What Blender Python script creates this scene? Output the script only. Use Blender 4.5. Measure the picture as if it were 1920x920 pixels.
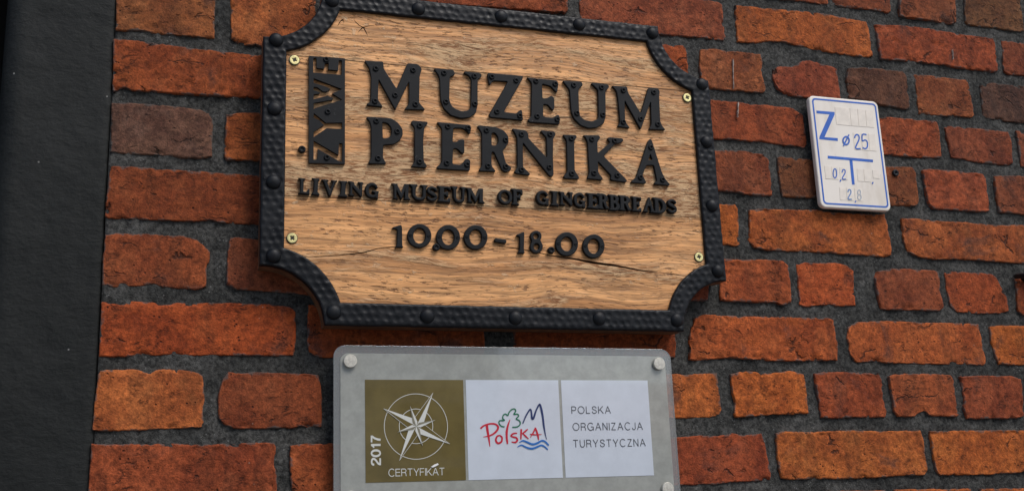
import bpy, bmesh, math, random
import numpy as np
from mathutils import Matrix, Vector

for o in list(bpy.data.objects):
    bpy.data.objects.remove(o)
scene = bpy.context.scene
COL = scene.collection

# ------------------------------------------------------------------ camera, sky, sun, exposure
cam_d = bpy.data.cameras.new('camera')
cam_d.sensor_width = 36.0
cam_d.lens = 39.37
cam_d.clip_start = 0.05
cam_d.clip_end = 500
cam = bpy.data.objects.new('camera', cam_d)
COL.objects.link(cam)
AX = (0.95069826, 0.03955139, 0.30758496)     # wall x in camera axes (right, down, forward)
AU = (-0.03920076, -0.96855128, 0.24570656)   # wall up
AN = (0.30762984, -0.24565037, -0.91924957)   # wall normal
def _axis(i, s): return (s*AX[i], -s*AN[i], s*AU[i])
r_, u_, b_ = _axis(0, 1), _axis(1, -1), _axis(2, -1)
cam.matrix_world = Matrix(((r_[0], u_[0], b_[0], 0.0), (r_[1], u_[1], b_[1], -1.548),
                           (r_[2], u_[2], b_[2], 1.6), (0, 0, 0, 1)))
scene.camera = cam

SUN_EL, SUN_AZ = math.radians(52), math.radians(30)   # azimuth turned to the right of straight out of the wall
world = bpy.data.worlds.new('World')
scene.world = world
world.use_nodes = True
wn = world.node_tree
wn.nodes.clear()
sky = wn.nodes.new('ShaderNodeTexSky')
sky.sky_type = 'NISHITA'
sky.sun_disc = False
sky.sun_elevation = SUN_EL
sky.sun_rotation = math.pi - SUN_AZ
sky.air_density = 1.0
sky.dust_density = 2.0
sky.ozone_density = 1.0
bg = wn.nodes.new('ShaderNodeBackground')
bg.inputs['Strength'].default_value = 0.09
wo = wn.nodes.new('ShaderNodeOutputWorld')
wn.links.new(sky.outputs[0], bg.inputs[0])
wn.links.new(bg.outputs[0], wo.inputs[0])

sd = bpy.data.lights.new('sun', 'SUN')
sd.energy = 1.25
sd.angle = math.radians(28)
sd.color = (1.0, 0.97, 0.93)
sun = bpy.data.objects.new('sun', sd)
COL.objects.link(sun)
sdir = Vector((math.sin(SUN_AZ)*math.cos(SUN_EL), -math.cos(SUN_AZ)*math.cos(SUN_EL), math.sin(SUN_EL)))
sun.rotation_euler = sdir.to_track_quat('Z', 'Y').to_euler()
sun.location = (3, -6, 9)

vs = scene.view_settings
vs.view_transform = 'Standard'
vs.look = 'None'
vs.gamma = 1.0
vs.use_curve_mapping = False
vs.exposure = 0.70

# traced outlines, all in world millimetres (x along the wall, z up)
BRICKS = [  # hex tones of the upper-right bricks include shade and vignette
 ('7c4a30',[-58.9,2380.0,76.6,2390.7,76.1,2306.7,37.0,2304.9,6.5,2304.6,-23.8,2306.8,-56.5,2304.2]),
 ('8c4f30',[98.6,2391.9,222.1,2400.8,222.6,2296.7,141.5,2300.4,115.0,2300.6,101.7,2308.0]),
 ('7e4026',[-59.0,2288.3,-52.9,2289.5,-5.5,2288.2,60.7,2284.9,140.4,2284.1,213.0,2285.4,212.1,2216.5,141.5,2219.2,39.8,2216.1,-30.0,2215.6,-44.8,2218.4,-56.7,2211.8]),
 ('5c423d',[-57.1,2193.9,-43.8,2195.6,-2.1,2195.8,27.8,2196.0,58.1,2193.8,71.0,2188.7,77.1,2179.9,77.7,2125.9,62.7,2122.1,32.8,2121.4,5.5,2123.7,-31.0,2122.5,-55.8,2123.5]),
 ('884a2a',[97.8,2189.1,106.8,2191.5,143.2,2195.0,223.0,2192.8,223.2,2124.4,143.0,2124.1,100.6,2122.4,96.2,2128.5,96.6,2166.0]),
 ('723a24',[-54.1,2101.6,-35.0,2102.8,6.4,2101.4,68.3,2101.3,143.4,2100.4,210.0,2100.4,207.9,2028.3,144.5,2029.5,90.2,2029.6,82.6,2033.8,57.8,2030.7,21.1,2030.2,-53.1,2029.2,-58.0,2031.6,-57.8,2052.5]),
 ('7c412a',[-56.7,2004.5,-45.1,2008.1,-19.0,2007.4,-2.3,2008.7,21.9,2006.6,41.4,2008.0,61.1,2003.0,78.3,1987.9,77.9,1973.4,74.9,1969.4,75.2,1938.1,63.1,1935.2,19.6,1936.5,5.1,1941.2,-6.6,1937.8,-46.4,1934.1,-57.0,1937.3,-58.1,1974.9]),
 ('6f3c2c',[107.0,2006.3,118.2,2008.6,143.6,2006.0,250.1,2002.8,247.4,1929.8,146.0,1934.9,114.7,1936.2,103.4,1942.9,103.5,1970.4,104.6,1999.5]),
 ('8a4124',[-56.8,1912.3,-17.8,1915.1,15.6,1913.3,97.6,1915.0,157.7,1914.9,188.4,1912.2,195.8,1906.0,196.8,1867.3,194.1,1845.8,172.4,1844.8,111.9,1844.6,49.4,1844.3,33.6,1845.6,18.8,1844.0,-1.5,1844.2,-38.0,1840.7,-56.4,1841.9,-56.7,1874.4]),
 ('824024',[215.7,1915.1,468.3,1906.8,469.1,1859.4,466.1,1842.2,230.7,1843.1,217.5,1849.0,213.7,1863.8]),
 ('824024',[517.7,1906.2,776.2,1904.8,778.9,1871.4,775.2,1848.1,514.9,1840.2]),
 ('9a5734',[-56.0,1821.9,-41.9,1822.9,-25.8,1822.0,-12.0,1823.8,6.8,1818.3,16.0,1824.0,44.3,1823.4,63.4,1821.7,73.1,1815.6,75.4,1803.1,76.8,1785.8,74.8,1773.5,76.8,1751.5,72.6,1748.6,37.4,1747.5,-1.9,1745.5,-40.5,1745.0,-59.7,1746.1,-59.0,1776.6]),
 ('723a26',[100.9,1810.7,109.2,1820.7,121.5,1818.3,136.1,1820.3,165.8,1819.7,190.9,1818.6,216.2,1818.7,228.9,1816.1,232.8,1790.6,232.9,1747.5,209.0,1746.5,161.9,1746.2,118.1,1746.7,103.5,1752.5,97.3,1761.1,95.5,1785.8]),
 ('7d4428',[260.4,1818.0,405.5,1814.0,405.1,1735.5,260.2,1740.2]),
 ('8d4a28',[430.8,1813.3,571.6,1811.4,569.2,1731.3,428.5,1734.5]),
 ('7d4428',[594.4,1813.1,712.0,1817.4,714.2,1752.5,595.1,1733.3]),
 ('80402a',[-59.9,1727.3,-35.2,1726.0,1.2,1725.4,38.1,1725.8,66.2,1724.4,99.4,1724.9,168.3,1725.4,171.6,1718.4,171.2,1693.9,172.6,1676.9,174.1,1653.8,-60.9,1658.3,-60.6,1696.4]),
 ('84442a',[191.8,1720.6,206.7,1723.3,262.1,1723.5,466.2,1720.5,463.6,1644.2,194.9,1652.5,191.6,1691.1]),
 ('84442a',[489.8,1719.4,650.8,1720.9,650.4,1649.3,488.5,1644.9]),
 ('7a3f2a',[886.7,2535.4,1126.5,2545.5,1127.4,2482.1,1121.6,2479.4,1042.9,2480.5,891.5,2475.7]),
 ('7a3f2a',[386.9,2451.9,630.2,2468.3,629.0,2411.1,623.1,2405.8,556.5,2404.8,385.8,2397.1]),
 ('6e3a28',[1143.5,2549.0,1264.1,2548.2,1259.1,2483.9,1254.1,2478.6,1214.1,2480.8,1151.2,2479.4,1137.3,2483.7]),
 ('74402c',[1286.1,2550.9,1409.7,2549.9,1399.7,2475.7,1390.1,2471.5,1320.0,2472.9,1276.9,2474.1]),
 ('60402e',[1432.8,2552.7,1559.5,2551.4,1554.9,2476.3,1544.8,2472.0,1476.1,2473.9,1421.8,2474.1]),
 ('58362c',[1584.2,2552.2,1703.6,2551.4,1695.0,2474.6,1575.6,2474.4]),
 ('7d4331',[652.0,2456.6,761.0,2460.1,906.2,2459.5,913.8,2453.4,915.3,2394.3,910.7,2388.9,865.6,2390.1,795.4,2387.5,651.6,2385.4]),
 ('8f4d2b',[939.9,2455.9,956.3,2457.0,987.5,2456.8,1047.1,2459.1,1107.7,2459.8,1202.0,2454.0,1206.2,2439.0,1207.6,2389.0,1192.8,2386.8,1139.3,2386.8,1087.1,2390.3,1051.6,2394.2,1028.4,2399.3,996.6,2396.0,976.6,2390.2,938.0,2389.9,939.2,2428.9]),
 ('7e3d28',[1221.6,2450.3,1274.0,2454.1,1338.9,2454.0,1404.4,2450.2,1476.4,2449.7,1480.1,2440.0,1479.0,2387.9,1469.1,2383.0,1415.5,2383.9,1341.3,2386.6,1264.1,2386.9,1223.8,2384.8,1223.1,2409.8]),
 ('6a3626',[1498.9,2448.0,1522.1,2449.2,1614.8,2445.6,1606.6,2379.7,1537.5,2383.4,1505.3,2382.4,1494.8,2387.4]),
 ('8a4528',[687.7,2365.7,832.1,2370.2,836.6,2364.8,838.8,2333.5,835.5,2295.2,683.2,2295.5]),
 ('7a4630',[865.8,2366.1,890.5,2370.4,920.7,2369.8,962.8,2369.2,978.1,2368.2,980.2,2359.2,978.6,2329.7,982.1,2304.6,974.7,2299.6,913.8,2298.6,872.7,2298.5,862.1,2304.7,861.3,2336.8]),
 ('7b3e2e',[1002.9,2346.7,1011.1,2350.4,1038.8,2351.9,1051.2,2356.8,1055.8,2362.8,1076.3,2367.4,1119.5,2359.6,1129.0,2354.9,1129.4,2310.1,1128.0,2300.0,1060.1,2298.6,1024.9,2299.2,1006.7,2310.4,1000.1,2328.0]),
 ('54372f',[1154.0,2359.1,1173.0,2362.8,1218.9,2365.2,1264.9,2363.8,1272.4,2356.9,1272.3,2299.7,1265.0,2293.5,1207.4,2298.1,1148.8,2304.3,1147.1,2337.8]),
 ('7a452e',[1292.4,2362.6,1346.0,2361.7,1402.8,2361.1,1408.2,2353.8,1411.6,2295.8,1404.1,2290.6,1334.2,2287.7,1291.6,2288.1,1291.2,2312.7]),
 ('4a332f',[1434.6,2352.2,1460.6,2360.4,1533.3,2361.0,1574.8,2360.7,1570.2,2288.9,1510.6,2288.2,1439.4,2290.3,1431.7,2297.5]),
 ('80402a',[819.6,2279.7,880.1,2277.8,930.6,2277.8,1030.0,2276.0,1050.2,2264.9,1051.8,2212.8,1045.3,2207.0,999.3,2209.1,961.5,2211.7,879.4,2211.0,814.0,2213.1]),
 ('80412b',[1072.9,2273.7,1203.6,2271.7,1226.7,2274.2,1323.4,2273.6,1326.9,2254.9,1323.9,2209.8,1316.9,2205.6,1258.1,2205.3,1204.5,2205.3,1070.7,2207.0]),
 ('713b2b',[1343.0,2267.5,1417.7,2267.5,1479.6,2266.4,1483.6,2251.2,1480.3,2208.9,1468.0,2202.4,1406.8,2204.0,1347.3,2209.5,1343.9,2241.1]),
 ('6b3a2b',[1500.5,2269.9,1621.1,2265.1,1613.0,2202.1,1499.2,2202.5]),
 ('743e2c',[836.0,2189.2,880.7,2188.6,921.4,2191.4,964.0,2187.8,973.1,2179.0,974.6,2137.3,973.7,2119.7,966.4,2116.5,943.5,2117.1,918.9,2117.6,891.8,2120.6,830.2,2122.5]),
 ('6a3f2b',[992.8,2183.2,999.3,2186.4,1060.8,2184.9,1118.3,2183.9,1120.6,2120.4,1057.9,2118.8,1014.8,2117.4,994.6,2118.1,992.4,2152.3]),
 ('6f3f2a',[1144.8,2182.7,1206.2,2182.8,1260.2,2184.4,1266.4,2174.0,1264.0,2122.5,1257.6,2116.3,1205.8,2112.7,1143.0,2114.1]),
 ('80402c',[1281.3,2180.3,1295.5,2183.0,1351.5,2183.0,1408.2,2181.3,1412.8,2172.7,1411.2,2116.5,1404.3,2112.0,1339.6,2111.1,1292.3,2112.1,1283.1,2123.6,1281.7,2157.9]),
 ('6d3b2a',[1434.6,2179.4,1491.6,2182.9,1555.1,2181.3,1545.2,2109.2,1486.7,2111.6,1433.0,2112.4,1432.1,2142.1]),
 ('935029',[838.4,2098.1,879.1,2097.0,903.4,2098.3,907.8,2090.6,905.5,2033.3,899.9,2029.3,879.6,2030.7,832.6,2033.4]),
 ('904e2c',[930.1,2088.5,948.1,2093.3,976.3,2093.4,1019.3,2094.7,1055.8,2097.5,1073.6,2094.2,1121.4,2093.3,1189.2,2095.0,1192.6,2078.4,1195.4,2045.3,1192.5,2025.4,1178.8,2021.6,1149.0,2022.1,1075.8,2024.8,1004.0,2024.6,954.7,2024.2,932.5,2027.5,923.4,2040.4,926.8,2056.4]),
 ('8a4b2d',[1224.7,2089.4,1246.1,2091.1,1292.6,2089.3,1352.0,2089.4,1412.1,2087.0,1482.7,2090.3,1541.7,2091.3,1527.6,2019.1,1461.4,2020.2,1356.8,2023.2,1325.2,2023.7,1281.9,2021.5,1251.3,2023.7,1229.8,2033.5,1222.7,2049.8]),
 ('7c4030',[719.1,2013.4,846.4,2007.0,844.4,1974.7,838.3,1938.4,713.6,1936.9]),
 ('88452b',[870.4,2005.3,904.4,2005.0,952.8,2006.8,980.7,2006.2,989.7,1998.6,991.1,1973.4,988.9,1939.0,972.5,1933.0,959.2,1938.2,917.9,1937.2,884.1,1937.9,862.4,1938.9,862.8,1954.2]),
 ('8f4427',[1007.8,2002.4,1026.7,2005.6,1048.0,2004.5,1080.7,2006.6,1102.1,2002.5,1113.7,1993.3,1111.6,1964.3,1110.9,1937.2,1093.2,1935.2,1057.5,1936.9,1014.4,1932.7,1006.1,1936.3,1007.3,1967.6]),
 ('733c2a',[1161.9,1994.9,1194.5,1999.9,1232.4,2000.5,1274.6,2000.3,1283.6,1995.6,1282.7,1965.9,1283.8,1936.4,1275.3,1931.3,1229.6,1931.9,1184.4,1930.9,1160.5,1932.0,1155.0,1959.1,1155.7,1984.9]),
 ('854026',[1299.6,1998.8,1325.3,2000.3,1352.6,1998.5,1392.6,1999.2,1405.6,1992.8,1412.7,1976.2,1423.2,1956.3,1421.2,1934.5,1404.3,1929.9,1356.5,1928.8,1313.8,1930.5,1301.7,1940.1,1298.3,1966.3]),
 ('74381f',[1444.0,1992.3,1456.6,1994.4,1538.6,1990.1,1529.9,1925.1,1452.1,1926.9,1441.8,1936.7,1445.4,1967.0]),
 ('90492a',[815.0,1907.2,828.6,1914.3,865.1,1913.3,904.9,1913.3,942.3,1912.6,991.1,1912.7,1054.8,1913.0,1064.5,1909.5,1065.2,1883.9,1067.6,1870.8,1063.3,1845.5,1000.8,1844.2,948.3,1843.7,898.1,1846.7,861.6,1848.1,815.8,1843.5,801.2,1844.2,801.8,1871.7,806.0,1888.5]),
 ('914c2c',[1093.8,1898.3,1111.4,1908.1,1170.4,1910.8,1218.7,1909.5,1283.3,1909.7,1353.2,1909.4,1355.6,1896.3,1355.6,1867.0,1358.6,1846.0,1352.8,1839.5,1295.1,1840.7,1234.5,1840.9,1160.5,1842.3,1135.4,1845.2,1102.6,1842.4,1091.6,1854.7,1089.2,1882.6]),
 ('955029',[1376.8,1904.9,1400.2,1906.9,1448.4,1907.1,1521.9,1905.7,1512.7,1839.0,1427.9,1840.0,1384.5,1841.4,1378.9,1854.3,1374.2,1883.5]),
 ('9c562f',[730.6,1820.8,771.8,1821.0,790.9,1819.6,830.0,1822.1,845.7,1822.8,845.3,1793.5,847.0,1767.3,842.0,1758.7,823.9,1755.3,785.4,1754.8,725.7,1756.1]),
 ('9c542c',[868.5,1819.9,886.2,1824.4,903.0,1825.4,917.9,1823.7,922.2,1816.6,927.9,1822.5,946.6,1823.2,974.2,1826.4,997.8,1822.0,1000.3,1808.4,999.5,1778.4,999.1,1760.6,973.3,1759.2,939.5,1759.5,905.8,1756.8,872.7,1755.6,869.2,1759.9,873.3,1778.8,869.9,1793.5]),
 ('813f28',[1019.3,1822.0,1040.0,1825.2,1085.9,1824.5,1139.5,1822.6,1143.4,1811.8,1141.8,1787.1,1145.1,1759.6,1140.6,1753.6,1094.1,1753.3,1041.4,1752.8,1024.2,1754.4,1021.6,1775.4]),
 ('84452c',[1160.7,1818.0,1172.4,1822.7,1231.7,1823.0,1280.4,1820.9,1284.6,1812.1,1284.1,1774.4,1286.0,1755.6,1280.7,1753.5,1228.7,1756.0,1222.5,1763.8,1207.0,1759.2,1200.8,1754.7,1169.7,1754.9,1161.8,1762.6,1161.7,1787.1]),
 ('783c29',[1299.8,1818.5,1345.6,1820.2,1408.2,1819.5,1423.1,1814.1,1422.7,1786.7,1417.7,1753.1,1399.4,1750.1,1302.8,1749.9,1298.3,1768.0,1302.9,1777.4]),
 ('7d3c28',[676.6,1723.6,771.8,1725.1,805.2,1727.0,837.2,1725.7,863.6,1729.7,873.2,1728.1,882.8,1726.0,912.9,1729.1,916.6,1717.5,919.1,1694.4,923.2,1671.3,921.3,1660.0,895.5,1658.3,863.0,1658.6,824.2,1655.3,772.2,1655.3,675.4,1653.7]),
 ('96542e',[938.8,1728.8,953.2,1731.5,987.0,1730.5,1038.5,1730.5,1073.6,1731.6,1126.4,1729.5,1206.2,1730.1,1209.6,1716.4,1209.1,1689.1,1210.5,1668.0,1202.8,1660.7,1152.3,1660.4,1098.8,1658.6,1029.5,1658.8,961.8,1659.6,942.1,1662.3,937.7,1676.8,938.3,1702.7]),
 ('98532b',[1226.2,1728.4,1254.1,1728.7,1329.7,1728.8,1387.5,1728.1,1466.4,1727.2,1457.1,1659.6,1402.4,1660.8,1336.5,1658.6,1280.0,1658.9,1235.7,1659.9,1227.7,1667.6,1226.5,1694.9]),
 ('88482a',[989.6,1638.8,1125.7,1636.8,1119.6,1569.3,985.0,1573.1]),
 ('904c2a',[1145.3,1637.5,1290.9,1635.1,1282.7,1564.5,1137.3,1570.1]),
 ('944e2b',[1309.6,1634.6,1459.5,1631.5,1449.5,1561.2,1303.1,1564.3]),
 ('80422a',[845.3,1641.6,974.4,1638.6,969.9,1572.3,840.5,1576.0]),
]
LETTERS = [
 ('M',[288.0,2273.7,316.4,2274.7,317.2,2263.3,335.8,2234.0,353.0,2276.0,368.9,2275.7,374.9,2268.8,371.2,2257.3,369.5,2215.0,378.9,2203.9,347.0,2202.2,353.7,2211.8,354.7,2246.6,333.6,2200.2,309.2,2246.1,308.0,2214.3,315.6,2203.2,290.9,2204.4,291.8,2207.0,296.9,2209.8,298.1,2246.9,295.6,2262.2],[],[305.1,2262.2,361.1,2265.1,333.4,2223.2,303.4,2211.2,363.6,2211.4]),
 ('U',[393.2,2270.2,395.4,2271.7,423.2,2271.5,425.7,2266.1,423.8,2262.6,417.5,2259.8,415.6,2224.4,418.1,2215.4,424.2,2209.5,434.8,2206.6,443.8,2208.3,448.5,2214.2,450.8,2259.1,447.4,2264.4,439.3,2268.3,440.3,2270.7,464.9,2270.7,467.9,2267.2,465.5,2262.3,460.9,2260.0,459.5,2218.8,456.4,2205.6,447.1,2197.9,432.7,2195.1,416.8,2198.8,406.4,2208.9,402.2,2221.4,401.3,2256.4,398.8,2262.7],[],[408.3,2265.1,455.6,2264.2,410.2,2219.3,455.0,2219.4]),
 ('Z',[476.8,2271.8,533.4,2272.3,533.2,2268.1,500.3,2210.7,520.5,2209.9,524.4,2214.9,529.2,2217.1,530.8,2199.5,477.9,2200.5,476.6,2204.5,508.7,2260.6,485.2,2259.8,479.8,2251.9,477.7,2255.9],[],[483.0,2265.8,521.8,2263.3,489.2,2210.1,525.4,2206.5]),
 ('E',[539.0,2270.6,589.1,2269.8,591.1,2264.2,588.1,2249.0,582.6,2253.9,578.1,2259.2,564.0,2261.8,563.8,2238.0,572.4,2239.6,577.3,2243.9,582.9,2241.5,582.5,2223.4,579.8,2218.8,574.5,2224.6,571.8,2228.2,564.3,2228.5,563.3,2208.6,578.3,2207.0,586.2,2213.3,589.9,2212.6,589.7,2197.9,540.4,2197.4,537.7,2201.0,543.6,2207.0,547.1,2262.2],[],[554.2,2265.3,585.4,2263.3,553.3,2207.8,585.8,2205.3]),
 ('U',[597.8,2270.2,630.0,2271.2,632.0,2265.6,625.5,2260.2,623.7,2255.2,622.8,2220.6,624.7,2213.1,632.1,2208.0,643.6,2207.0,653.6,2211.6,655.0,2219.4,656.6,2260.0,651.1,2265.3,645.5,2269.7,647.6,2271.4,674.0,2270.9,676.3,2267.6,673.4,2262.5,669.4,2260.1,667.1,2216.5,662.9,2204.7,650.7,2197.1,637.1,2195.1,623.9,2198.8,613.9,2208.5,609.7,2219.5,608.9,2255.8,604.4,2262.1],[],[616.1,2264.1,662.8,2264.4,618.9,2218.0,662.2,2219.0]),
 ('M',[680.4,2269.5,707.0,2270.3,707.9,2260.6,727.4,2227.1,743.8,2271.6,761.1,2272.2,763.6,2265.5,761.7,2259.4,760.3,2216.1,763.1,2208.6,768.7,2202.2,739.1,2200.9,744.1,2209.0,746.1,2248.2,725.4,2199.5,701.0,2246.3,699.5,2211.4,707.3,2200.4,685.7,2201.7,690.5,2208.7,689.7,2249.3,688.1,2260.8],[],[699.5,2262.8,752.3,2264.1,726.3,2217.3,696.1,2209.6,755.2,2210.5]),
 ('P',[290.3,2184.9,293.3,2186.9,327.4,2186.9,337.7,2180.6,343.6,2172.0,344.3,2163.1,339.8,2153.9,330.3,2147.0,315.0,2145.0,314.4,2125.6,319.7,2116.3,292.4,2115.4,297.0,2124.4,297.4,2172.1,295.0,2179.9],[[314.0,2180.2,322.2,2178.5,327.2,2171.7,327.1,2161.9,323.6,2157.2,314.7,2154.7]],[305.1,2180.7,335.7,2167.0,307.1,2124.2]),
 ('I',[356.3,2182.0,358.5,2186.3,382.0,2185.8,381.1,2181.2,376.6,2177.3,374.4,2154.6,374.7,2124.3,379.4,2117.5,377.9,2114.4,355.2,2114.7,360.8,2122.5,361.8,2175.2],[],[369.3,2178.5,368.1,2123.0]),
 ('E',[395.2,2186.8,447.6,2185.8,447.8,2178.1,445.9,2170.7,440.2,2176.6,434.0,2179.8,420.7,2178.8,418.8,2156.9,424.5,2157.3,430.0,2162.2,437.1,2162.4,436.4,2141.0,432.9,2139.8,425.1,2147.4,419.3,2146.6,417.9,2122.7,430.6,2122.6,438.9,2133.0,445.4,2130.8,444.1,2114.1,395.3,2114.1,393.6,2116.6,401.6,2124.3,402.9,2176.6],[],[412.2,2180.5,443.4,2180.5,409.0,2123.5,440.0,2123.2]),
 ('R',[457.5,2184.7,460.3,2186.4,486.5,2185.7,499.1,2181.1,506.1,2172.4,506.0,2162.2,500.8,2154.5,496.0,2148.7,500.7,2129.0,508.7,2124.0,507.5,2118.5,500.1,2115.3,493.9,2117.6,489.8,2128.2,482.3,2145.9,478.7,2145.7,477.9,2123.9,484.8,2115.3,457.9,2114.5,458.9,2118.1,462.6,2122.9,464.3,2173.9,460.9,2180.0],[[479.8,2175.9,485.2,2176.4,489.9,2169.3,489.6,2161.1,485.4,2156.2,479.0,2155.7]],[471.7,2179.0,501.2,2165.9,472.1,2123.1,499.9,2124.0]),
 ('N',[511.9,2185.4,534.5,2183.8,538.0,2179.4,537.7,2171.9,566.0,2142.4,566.7,2175.0,562.3,2179.3,557.8,2184.2,559.2,2186.0,580.4,2185.3,582.6,2180.8,578.0,2174.9,575.8,2143.1,575.5,2115.4,572.0,2112.5,568.3,2114.1,528.5,2163.9,527.3,2125.2,537.9,2115.9,536.9,2112.7,518.6,2113.7,512.3,2116.1,518.2,2124.6,519.6,2170.6,516.7,2177.8],[],[526.8,2176.7,573.0,2180.1,524.4,2120.5,569.0,2127.5]),
 ('I',[593.4,2181.6,615.3,2182.7,617.0,2178.7,611.9,2173.6,610.1,2125.0,617.1,2114.3,616.0,2111.5,592.4,2111.3,591.1,2114.6,597.7,2122.3,599.5,2172.7],[],[607.3,2176.1,604.9,2119.5]),
 ('K',[626.8,2183.1,653.9,2185.1,655.9,2180.6,650.3,2174.5,649.7,2155.6,671.6,2174.1,667.1,2180.4,670.2,2183.1,692.6,2182.9,694.8,2179.6,692.2,2176.5,679.2,2171.8,659.4,2151.5,688.5,2122.4,696.1,2114.4,694.5,2111.2,670.4,2112.9,667.7,2115.5,670.0,2120.3,649.2,2142.4,649.0,2123.7,656.1,2114.8,654.1,2112.5,629.3,2113.2,633.7,2122.7,633.8,2171.4,631.3,2178.8],[],[641.2,2177.2,679.2,2177.5,641.3,2122.7,679.7,2121.3]),
 ('A',[740.3,2185.8,743.1,2183.1,756.1,2132.3,761.2,2121.2,768.8,2112.2,767.3,2110.2,742.5,2111.0,741.7,2113.4,746.9,2116.6,743.7,2139.1,742.9,2141.9,730.6,2141.1,722.8,2124.5,728.5,2113.6,726.7,2111.0,703.3,2111.1,702.4,2112.9,711.8,2121.0,735.9,2180.6],[[738.8,2160.7,741.6,2150.4,734.6,2149.9]],[740.2,2171.0,718.6,2120.5,756.4,2119.0]),
]
PLATE = ([207.5,2272.9,259.8,2274.0,259.3,2112.6,208.4,2110.8],[[214.5,2269.6,217.8,2270.3,218.2,2254.5,230.1,2254.1,231.0,2262.7,235.6,2264.1,235.1,2253.7,250.4,2253.6,251.4,2269.6,254.7,2269.9,254.1,2248.4,214.6,2248.3],[215.2,2238.1,254.6,2225.7,239.9,2217.9,254.6,2209.5,222.1,2196.5,215.4,2193.2,215.3,2200.6,242.5,2207.9,243.6,2211.2,234.8,2214.7,215.3,2207.6,215.3,2213.8,222.9,2215.2,224.7,2218.1,215.2,2221.2,215.2,2225.1,220.1,2224.8,227.8,2219.0,233.9,2219.5,239.9,2225.0,229.3,2229.1,215.2,2232.2],[215.4,2184.9,232.1,2171.7,254.9,2173.9,254.9,2165.3,233.0,2165.0,215.5,2150.8,215.5,2157.0,230.3,2168.7,223.0,2175.8,215.4,2179.1],[215.6,2143.2,250.8,2124.1,251.6,2142.3,255.2,2142.6,254.8,2116.1,250.3,2117.0,220.5,2133.4,219.6,2117.2,215.7,2116.6]],[232.5,2269.4,234.8,2189.3,233.6,2120.4])
SMALL = [('L',201.7,2075.5,16.5,24.8),('I',217.8,2076.0,11.4,25.9),('V',236.9,2075.2,23.7,25.1),('I',256.2,2075.0,13.4,24.8),('N',274.8,2075.8,22.3,23.0),('G',297.2,2075.0,21.2,25.1),('M',339.7,2075.8,27.8,25.2),('U',365.6,2075.8,28.6,25.1),('S',385.4,2075.0,18.4,24.9),('E',403.4,2075.3,21.4,25.3),('U',425.2,2075.7,23.9,26.0),('M',450.6,2076.0,29.5,24.0),('O',496.4,2076.2,24.3,24.8),('F',515.2,2077.1,18.2,26.0),('G',555.1,2078.2,21.9,25.0),('I',574.2,2078.5,14.0,24.5),('N',593.1,2078.7,23.8,23.0),('G',614.3,2077.9,20.6,25.8),('E',636.2,2077.7,21.7,25.4),('R',652.9,2078.0,18.8,26.0),('B',671.3,2076.7,19.2,26.5),('R',688.8,2077.1,21.1,25.6),('E',708.2,2076.6,17.8,24.9),('A',729.0,2076.4,22.3,25.8),('D',747.3,2075.7,23.4,25.9),('S',768.5,2076.3,19.1,25.2)]
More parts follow.
